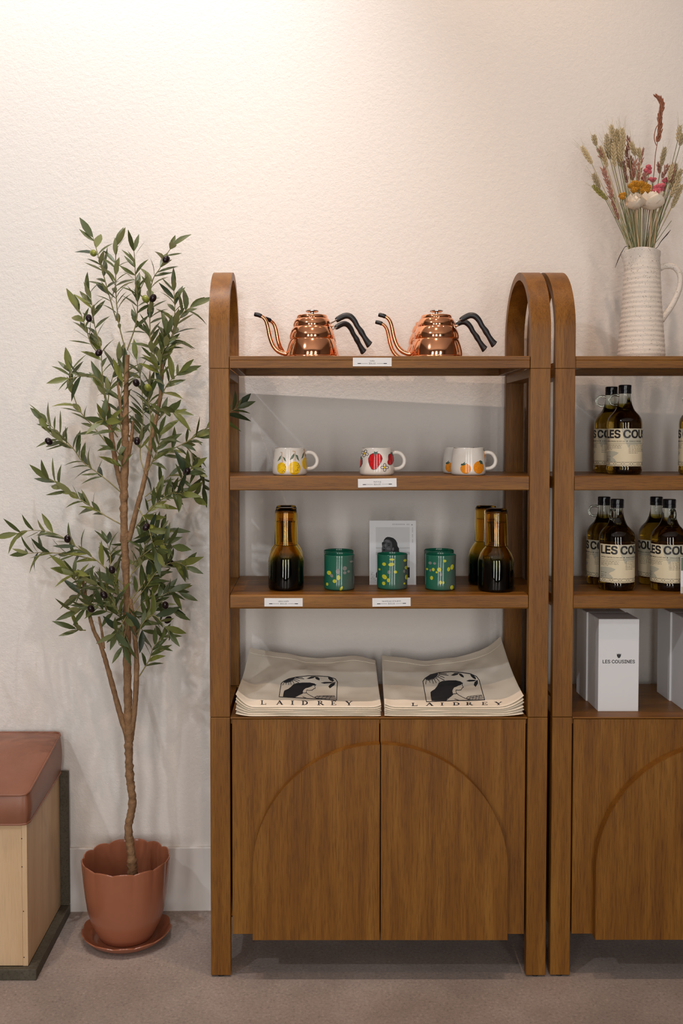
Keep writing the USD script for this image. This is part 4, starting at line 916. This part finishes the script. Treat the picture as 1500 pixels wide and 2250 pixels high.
def grow(pts, yend=None, ystart=TY, first=.22, gap=.0190):
    n = len(pts); ye = yend if yend is not None else TY + rng.uniform(-.13, .10)
    w = [at(p[0], p[1], p[2] if len(p) > 2 else ystart + (ye - ystart) * (k / (n - 1))) for k, p in enumerate(pts)]
    q = spline(w, 8 * n); seg = np.r_[0, np.cumsum(np.linalg.norm(np.diff(q, axis=0), axis=1))]; tot = seg[-1]
    stems.append(tube(q, np.linspace(.0021, .0010, len(q)), 6))
    s = tot * first; flip = rng.random() * 6.28; k = 0
    while s < tot + .001:
        i = min(np.searchsorted(seg, s), len(q) - 1); p = q[i]; tg = q[min(i + 1, len(q) - 1)] - q[max(i - 1, 0)]; tg /= np.linalg.norm(tg)
        a = np.cross(tg, [.1, .9, .2]); a /= np.linalg.norm(a); b = np.cross(tg, a)
        for h in ((0, 1) if rng.random() < .62 else (0,)):
            az = flip + k * 2.0 + h * PI + rng.uniform(-.8, .8)
            out = a * math.cos(az) + b * math.sin(az) * .75
            d = tg * rng.uniform(.45, 1.0) + out * rng.uniform(.55, 1.0) + np.array([0, 0, rng.uniform(-.15, .3)])
            nn = tg * .8 - out * .5 + np.array([rng.uniform(-.5, .5), -.7 + rng.uniform(-.4, .4), rng.uniform(.0, .8)])
            L_ = rng.uniform(.050, .082); add(p, d, nn, L_)
        k += 1; s += gap * rng.uniform(.8, 1.25)
    add(q[-1], q[-1] - q[-3] + np.array([rng.uniform(-.002, .002), 0, 0]), np.array([rng.uniform(-.6, .6), -1, .2]), rng.uniform(.058, .078))
def add(p, d, nn, L_):
    d = d / np.linalg.norm(d)
    if p[1] + d[1] * L_ > .385: d[1] = max(-1, (.385 - p[1]) / L_) if p[1] < .385 else -.3
    leaves.append(leaf_mesh(p, d, nn, L_, L_ * rng.uniform(.21, .31), rng.uniform(-.42, .16), rng.uniform(.05, .40)))
for tw in twigs: grow(tw)
grow(through, first=.45)
leaves.sort(key=lambda l: -l[2] / (l[0][0][1] - CAM[1]) ** 2)
for v, f, _ in leaves[:300]: part(tree, 'leaf', (v, f), 'olive_leaf', True)
if len(leaves) > 300: part(tree, 'small_leaves', cat([trimesh.Trimesh(v, f, process=False) for v, f, _ in leaves[300:]]), 'olive_leaf', True, kind='stuff')
for s in stems: part(tree, 'twig', s, 'twig', 60)
def olive(u, v, y, m, L_=.0135):
    b = trimesh.creation.icosphere(2, 1.0); b.vertices *= (.0105, .0105, L_)
    b.apply_transform(trimesh.transformations.euler_matrix(rng.uniform(-.9, .9), rng.uniform(-.9, .9), 0)); b.apply_translation(at(u, v, y))
    part(tree, 'olive', b, m, True, 'green olive' if m == 'olive_green' else None)
for u, v in ((195, 699), (217, 775), (336, 655), (365, 570), (299, 841), (107, 970), (148, 1184), (411, 1036), (321, 1158), (375, 1237), (228, 1307), (200, 1338), (363, 1330), (369, 1362), (301, 969), (246, 1252)): olive(u, v, TY - rng.uniform(.04, .10), 'olive_black')
for u, v in ((205, 556), (320, 657), (325, 852), (334, 1160)): olive(u, v, TY - rng.uniform(.04, .09), 'olive_green')

# ------------------------------------------------------------------ jug
JY = .20; JX = shelf_pos(1405.5, JY, Z1)[0]; js = ppm(JY)
jug = thing('stoneware_jug', 'cream speckled stoneware jug with ribbed sides on the right bookcase', 'jug', (JX, JY, Z1))
zt = at(1405, 552, JY)[2] - Z1
prof = []
for z in np.linspace(0, 1, 140):
    r = np.interp(z, [0, .02, .06, .30, .55, .78, .88, .93, 1.0], [.0660, .0705, .0718, .0655, .0590, .0548, .0535, .0530, .0545])
    rid = .00060 * (math.sin(z * 2 * PI * 23) + .3 * math.sin(z * 2 * PI * 14.3 + 1)) * np.interp(z, [0, .05, .7, .95, 1], [0, 1, .9, .35, 0]); prof.append((r + rid, z * zt))
inn = [(.0525, zt + .0018), (.0500, zt), (.0490, zt * .93), (.0520, zt * .7), (.060, zt * .2), (.060, .012), (0, .012)]
m = lathe([(0, 0), (.060, 0)] + prof + inn, 72, cap=False); v = np.array(m.vertices); a = np.arctan2(v[:, 1], v[:, 0])
w = np.clip((v[:, 2] / zt - .80) / .2, 0, 1) ** 1.5 * (np.hypot(v[:, 0], v[:, 1]) > .03); sp_ = np.exp(-((np.abs(a) - PI) / .42) ** 2)
v[:, 0] -= w * sp_ * .0145; v[:, 1] *= 1 - .2 * w * sp_; v[:, 2] += w * (.0035 * np.sin(2 * a - .5) - .007 * sp_)
m.vertices = v; part(jug, 'body', m, 'stoneware', 60)
hp = spline([(.047, 0, zt * .835), (.072, 0, zt * .865), (.100, 0, zt * .855), (.118, 0, zt * .78), (.116, 0, zt * .66), (.098, 0, zt * .53), (.078, 0, zt * .44), (.061, 0, zt * .375)], 40)
part(jug, 'handle', tube(hp, np.interp(np.linspace(0, 1, 40), [0, .1, .5, .9, 1], [.0085, .0070, .0062, .0070, .0085]), 14, flat=1.35), 'stoneware', 60)

# ------------------------------------------------------------------ dried flowers in the jug
def stem_path(ub, vb, yb, n=16):
    """from the jug's inside up through its neck to a point seen at (ub, vb)"""
    un = 1409 + (ub - 1409) * .30; un = min(max(un, 1383), 1440)
    k = (yb - JY) * .25
    return spline([at(1408 + (un - 1408) * .5, 640, JY + k * .5), at(un, 556, JY + k), at(un + (ub - un) * .45, 556 + (vb - 556) * .5, JY + (yb - JY) * .6), at(ub, vb, yb)], n)
SEED = trimesh.creation.icosphere(1, 1.0)
def seed_at(p, d, L_, r):
    d = d / np.linalg.norm(d); a = np.cross(d, [.3, 1, .1]); a /= np.linalg.norm(a); b = np.cross(d, a)
    v = SEED.vertices; tp = 1 - .45 * (v[:, 2:3] * .5 + .5)
    return trimesh.Trimesh(p + d * L_ / 2 + (v[:, 2:3] * d) * L_ / 2 + (v[:, 0:1] * a + v[:, 1:2] * b) * r * tp, SEED.faces, process=False)
def A6(x, y): return 1250 + x / 6, 200 + y / 6
wheats = [((145, 700), (300, 960)), ((315, 570), (355, 720)), ((395, 690), (500, 1000)), ((490, 540), (510, 800)), ((470, 650), (540, 900)), ((545, 430), (580, 640)), ((590, 540), (640, 800)), ((620, 480), (650, 690)), ((690, 470), (712, 660)), ((718, 520), (700, 800)),
          ((570, 650), (600, 1000)), ((630, 700), (680, 1000)), ((660, 640), (690, 930)), ((800, 650), (870, 850)), ((905, 740), (935, 890)), ((305, 1070), (400, 1280)), ((285, 1220), (500, 1430)), ((1270, 710), (1210, 990)), ((1465, 430), (1430, 660)), ((1497, 540), (1460, 720)),
          ((1420, 930), (1350, 1200)), ((1490, 1010), (1400, 1200)), ((1480, 1100), (1340, 1390)), ((1500, 1210), (1385, 1450)), ((1400, 1080), (1330, 1300)), ((1465, 1300), (1350, 1540)), ((540, 600), (560, 860)), ((1360, 950), (1310, 1180))]
WL_ = {0: 'dried wheat stalk leaning farthest out at the left of the bouquet', 1: 'single wheat stalk standing apart above the leftmost one', 5: 'tallest dried wheat stalk of the dense clump left of centre', 8: 'dried wheat stalk at the right end of the tall clump',
       13: 'slanting wheat stalk just right of the reddest short plume', 14: 'short wheat stalk behind the spiky plume in the middle of the bouquet', 15: 'pale wheat stalk just above the green tinged one', 17: 'lone wheat stalk right of the tall red brown spike', 18: 'tall wheat stalk near the right edge of the photo',
       19: 'wheat stalk cut by the right edge of the photo, beside a taller one', 25: 'lowest wheat stalk at the right of the peonies'}
for i, (tp, bs) in enumerate(wheats):
    yb = JY + rng.uniform(-.07, .07); u0, v0 = A6(*bs); u1, v1 = A6(*tp)
    g = i == 16
    lab = WL_.get(i)
    t = thing('wheat_stalk', lab if lab else 'green tinged wheat stalk leaning lowest at the left of the jug' if g else 'dried wheat stalk with fine awns standing in the speckled jug', 'dried flower', (0, 0, 0), group=None if g or lab else 'dried wheat stalks in the jug')
    sp = stem_path(u0, v0, yb); p0 = sp[-1]; p1 = at(u1, v1, yb + rng.uniform(-.012, .012)); ax = p1 - p0; Lg = np.linalg.norm(ax); ax /= Lg
    part(t, 'stem', tube(sp, .0011, 6), 'straw_green' if rng.random() < .65 else 'straw', 60)
    a = np.cross(ax, [0, 1, .15]); a /= np.linalg.norm(a); b = np.cross(ax, a); se, aw = [], []
    n = max(7, int(Lg / .0060))
    for k in range(n):
        f = k / n; sc_ = .50 + .62 * math.sin(PI * min(1, f * .78 + .20))
        for h in (0, 1, 2):
            az = h * 2 * PI / 3 + k * PI / 3 + .4; o = a * math.cos(az) + b * math.sin(az)
            p = p0 + ax * Lg * f * .9 + o * .0018 * sc_; d = ax + o * .62
            se.append(seed_at(p, d, .0125 * sc_, .0027 * sc_))
            if h != k % 3 or rng.random() < .25: continue
            ln_ = rng.uniform(.030, .060); e = p + (ax + o * rng.uniform(.15, .42)) * ln_
            aw.append(tube(np.array([p + d * .008, (p + d * .008) * .5 + e * .5 + ax * .002, e]), [.00036, .0003, .00018], 3, cap=False))
    part(t, 'ear', cat(se), 'wheat_green' if g else 'wheat', True)
    if aw: part(t, 'awns', cat(aw), 'straw', True, kind='stuff')
reeds = [((430, 970), (570, 1400)), ((385, 760), (450, 900)), ((780, 600), (792, 780)), ((745, 740), (785, 1010)), ((970, 750), (920, 1010)), ((800, 850), (835, 1180)), ((700, 900), (765, 1210)), ((935, 1000), (900, 1190)), ((1180, 950), (1195, 1090)), ((1310, 960), (1225, 1150)), ((545, 1330), (650, 1700)), ((870, 900), (850, 1150)), ((1395, 960), (1330, 1210)), ((1440, 1180), (1340, 1400)), ((1290, 1130), (1250, 1330)), ((1000, 1090), (985, 1250))]
for i, (tp, bs) in enumerate(reeds):
    yb = JY + (rng.uniform(-.05, .06) if i else -.05); u0, v0 = A6(*bs); u1, v1 = A6(*tp)
    lab = {0: 'long red brown grass plume arching down at the left of the bouquet', 2: 'short reddish grass plume pointing up in the middle of the wheat', 4: 'spiky red brown grass plume above the yarrow', 8: 'small red brown plume beside the lone wheat stalk at the right', 9: 'feathery brown plume leaning right above the pink flowers', 10: 'red brown plume low at the left, just above the jug', 12: 'red brown plume high at the right edge among the wheat', 13: 'red brown plume lowest at the right edge of the bouquet', 14: 'red brown plume low at the right, behind the wide peony', 15: 'short reddish plume between the yarrow and the pink clusters'}.get(i)
    t = thing('grass_plume', lab or 'dark red brown dried grass plume among the wheat in the jug', 'dried flower', (0, 0, 0), group=None if lab else 'red brown grass plumes in the jug')
    sp = stem_path(u0, v0, yb); p0 = sp[-1]; p1 = at(u1, v1, yb); ax = p1 - p0; Lg = np.linalg.norm(ax); ax /= Lg
    part(t, 'stem', tube(sp, .0013, 6), 'straw', 60)
    a = np.cross(ax, [0, 1, .15]); a /= np.linalg.norm(a); b = np.cross(ax, a); se = []
    n = max(5, int(Lg / .0085))
    for k in range(n):
        f = k / n
        for h in range(3):
            az = h * 2.1 + k * 1.3; o = a * math.cos(az) + b * math.sin(az); se.append(seed_at(p0 + ax * Lg * f * .88 + o * .0015, ax + o * rng.uniform(.25, .55), rng.uniform(.013, .022), .0026))
    part(t, 'spikelets', cat(se), 'reed', True, kind='stuff')
t = thing('grass_plume', 'tallest red brown twisted grass spike rising above the jug', 'dried flower')
pts = [A6(*p) for p in ((1120, 1060), (1135, 850), (1160, 700), (1195, 520), (1195, 360), (1220, 220), (1200, 130), (1150, 70))]
ps = spline([at(u, v, JY) for u, v in pts], 40); sp = stem_path(*pts[0], JY)
part(t, 'stem', tube(np.vstack([sp[:-1], ps]), np.r_[np.full(len(sp) - 1, .0013), np.linspace(.0013, .0006, 40)], 6), 'reed_red', 60)
se = []
for k in range(12, 39):
    d = ps[min(k + 1, 39)] - ps[k - 1]; d /= np.linalg.norm(d)
    for h in range(2):
        az = k * 1.25 + h * PI; o = np.array([math.cos(az), math.sin(az), 0]); se.append(seed_at(ps[k] + o * .0022, d + o * .28, .021 * (1 if k < 34 else .7), .0033 * (1 if k < 33 else .7)))
pb = spline([at(*A6(x, y), JY - .005) for x, y in ((1150, 720), (1125, 650), (1122, 580), (1140, 500), (1165, 450))], 14); se.append(tube(pb, [.0008] + [.0014] * 12 + [.0006], 6))
part(t, 'spikelets', cat(se), 'reed_red', True, kind='stuff')

def petal(c, axis, az, phi, L_, wd, curl):
    """a cupped petal leaving the centre c at the angle phi from the axis"""
    axis = axis / np.linalg.norm(axis); a = np.cross(axis, [0, 1, .2]); a /= np.linalg.norm(a); b = np.cross(axis, a)
    o = a * math.cos(az) + b * math.sin(az); s = np.cross(axis, o); v = []; n = 7
    for i in range(n):
        t = i / (n - 1); ph = phi - curl * t; r_ = math.sin(ph) * L_ * t; h_ = math.cos(ph) * L_ * t
        w = wd * (math.sin(PI * (.12 + .80 * t)) ** .7) * (1 if i < n - 1 else .75)
        for k in range(5):
            x = (k - 2) / 2; ru = (.0024 * math.sin(7 * x + az * 3) + .0016 * math.sin(15 * x + az * 5)) * t * t
            v.append(c + o * (r_ - .32 * wd * x * x * math.cos(phi) + ru) + axis * (h_ + ru + .25 * wd * x * x * math.sin(phi)) + s * x * w)
    v = np.array(v); f = []
    for i in range(n - 1):
        for k in range(4): q_ = i * 5 + k; f += [[q_, q_ + 1, q_ + 6], [q_, q_ + 6, q_ + 5]]
    f = np.array(f); nn = trimesh.Trimesh(v, f, process=False).vertex_normals * .0004
    return (np.vstack([v + nn, v - nn]), np.vstack([f, f[:, ::-1] + len(v)]))
def peony(label, u, v, y, axis, stick, size, wide):
    t = thing('dried_peony', label, 'dried flower'); c = at(u, v, y); r = random.Random(int(u))
    for ring, (n, ph, L_, wd) in enumerate(((7, wide, size, size * .44), (6, wide * .78, size * .95, size * .40), (5, wide * .5, size * .85, size * .34))):
        for k in range(n): part(t, 'petal', petal(c, np.array(axis, float), k * 2 * PI / n + ring * .5 + r.uniform(-.15, .15), ph + r.uniform(-.12, .12), L_ * r.uniform(.85, 1.1), wd * r.uniform(.9, 1.15), .50), 'petal', True)
    st = [at(*p, yy) for p, yy in zip(stick, (y * .6 + JY * .4, JY - .022, JY))]; q = spline([c] + st, 14)
    part(t, 'stick', tube(q, .0028, 8), 'stick', 60, 'thin bamboo stick')
peony('left cream dried peony, tilted down above the jug', 1397, 461, JY - .055, (-.30, -.42, .9), [(1398, 500), (1403, 545), (1405, 600)], .046, 1.15)
peony('right wide cream dried peony on a pale stick above the jug', 1431, 461, JY - .065, (.05, .05, 1), [(1429, 500), (1426, 548), (1424, 600)], .058, 1.42)
st = thing('bamboo_stick', 'bare pale stick right of the peony stick in the jug', 'stick')
part(st, 'shaft', tube(spline([at(1444, 465, JY - .02), at(1440, 505, JY - .02), at(1435, 548, JY - .01), at(1430, 610, JY)], 14), .0025, 8), 'stick', 60)
def blob(c, r, seed, k=900 / 9.):
    b = trimesh.creation.icosphere(4, 1.0); v = np.array(b.vertices); n = meshkit.noise(v * 3.6 + seed * 7.3, seed); n2 = meshkit.noise(v * 8 + seed, seed + 1) + .3 * meshkit.noise(v * 17 + seed, seed + 2)
    b.vertices = c + v * r * (.55 + .38 * n + .48 * n2)[:, None] * np.array([1, 1, .8]); return b
def cluster(name, label, blobs, m, head, y):
    t = thing(name, label, 'dried flower'); cu = np.mean([b[0] for b in blobs]); cv = max(b[1] for b in blobs) + 14
    sp = stem_path(cu, cv, y); part(t, 'stem', tube(sp, .0011, 6), 'straw_green', 60)
    for i, (u, v, r) in enumerate(blobs):
        c = at(u, v, y + rng.uniform(-.008, .008)); part(t, head, blob(c, r / ppm(y), i + int(u)), m, 60)
        part(t, 'stalk', tube(spline([sp[-1], (sp[-1] + c) / 2 + [0, 0, -.003], c], 6), .0007, 5), 'straw_green', 60)
cluster('yarrow', 'large golden yarrow head above the left peony', [(1387, 408, 7), (1394, 403, 7), (1400, 406, 6), (1407, 404, 7), (1415, 409, 8), (1422, 411, 7), (1393, 417, 7), (1411, 419, 8), (1421, 419, 7), (1402, 413, 6)], 'yarrow', 'flower_head', JY - .045)
cluster('yarrow', 'small golden yarrow head left of the peonies', [(1366, 430, 6.5), (1370, 427, 5), (1367, 434, 5)], 'yarrow', 'flower_head', JY - .05)
cluster('statice', 'upper pink dried flower cluster behind the yarrow', [(1424, 366, 5), (1419, 374, 5), (1425, 378, 5.5), (1417, 383, 5), (1413, 391, 4.5), (1427, 370, 4)], 'statice', 'flower_head', JY)
cluster('statice', 'small pink dried flower cluster in the middle of the bouquet', [(1429, 393, 4.5), (1434, 396, 5), (1438, 393, 3.5)], 'statice', 'flower_head', JY - .01)
cluster('statice', 'large bright pink dried flower cluster above the right peony', [(1440, 412, 5.5), (1447, 409, 6), (1455, 407, 5.5), (1438, 420, 5.5), (1446, 418, 6), (1453, 415, 5), (1449, 424, 5)], 'statice', 'flower_head', JY - .04)
cluster('statice', 'small pink dried flower cluster at the right of the bouquet', [(1459, 397, 4.5), (1464, 394, 4.5), (1466, 398, 3.5)], 'statice', 'flower_head', JY - .01)
for lab, pts in (('thin dark dried blade hanging over the left rim of the jug', [(1376, 541), (1366, 553), (1358, 570), (1351, 588)]), ('thin dark dried blade pointing right above the jug handle', [(1442, 545), (1452, 530), (1465, 515), (1473, 505)])):
    t = thing('dried_grass', lab, 'dried grass')
    q = spline([at(1406, 610, JY), at(1392, 552, JY + .005) if pts[0][0] < 1400 else at(1428, 552, JY)] + [at(u, v, JY - .005) for u, v in pts], 22)
    part(t, 'blade', tube(q, np.interp(np.linspace(0, 1, 22), [0, .5, .8, 1], [.0008, .0010, .0020, .0006]), 6, flat=.3), 'dry_leaf', 60)
for k in range(30):
    u = rng.uniform(1352, 1478); v = rng.uniform(440, 490) - 25 * (abs(u - 1410) < 45); y = JY + rng.uniform(-.06, .06)
    t = thing('dried_grass', 'bare green straw stalk packed in the neck of the jug', 'dried grass', group='bare straw stalks in the jug')
    part(t, 'stem', tube(stem_path(u, v, y), np.linspace(.0013, .0009, 16), 6), 'straw_green' if k % 3 else 'straw', 60)
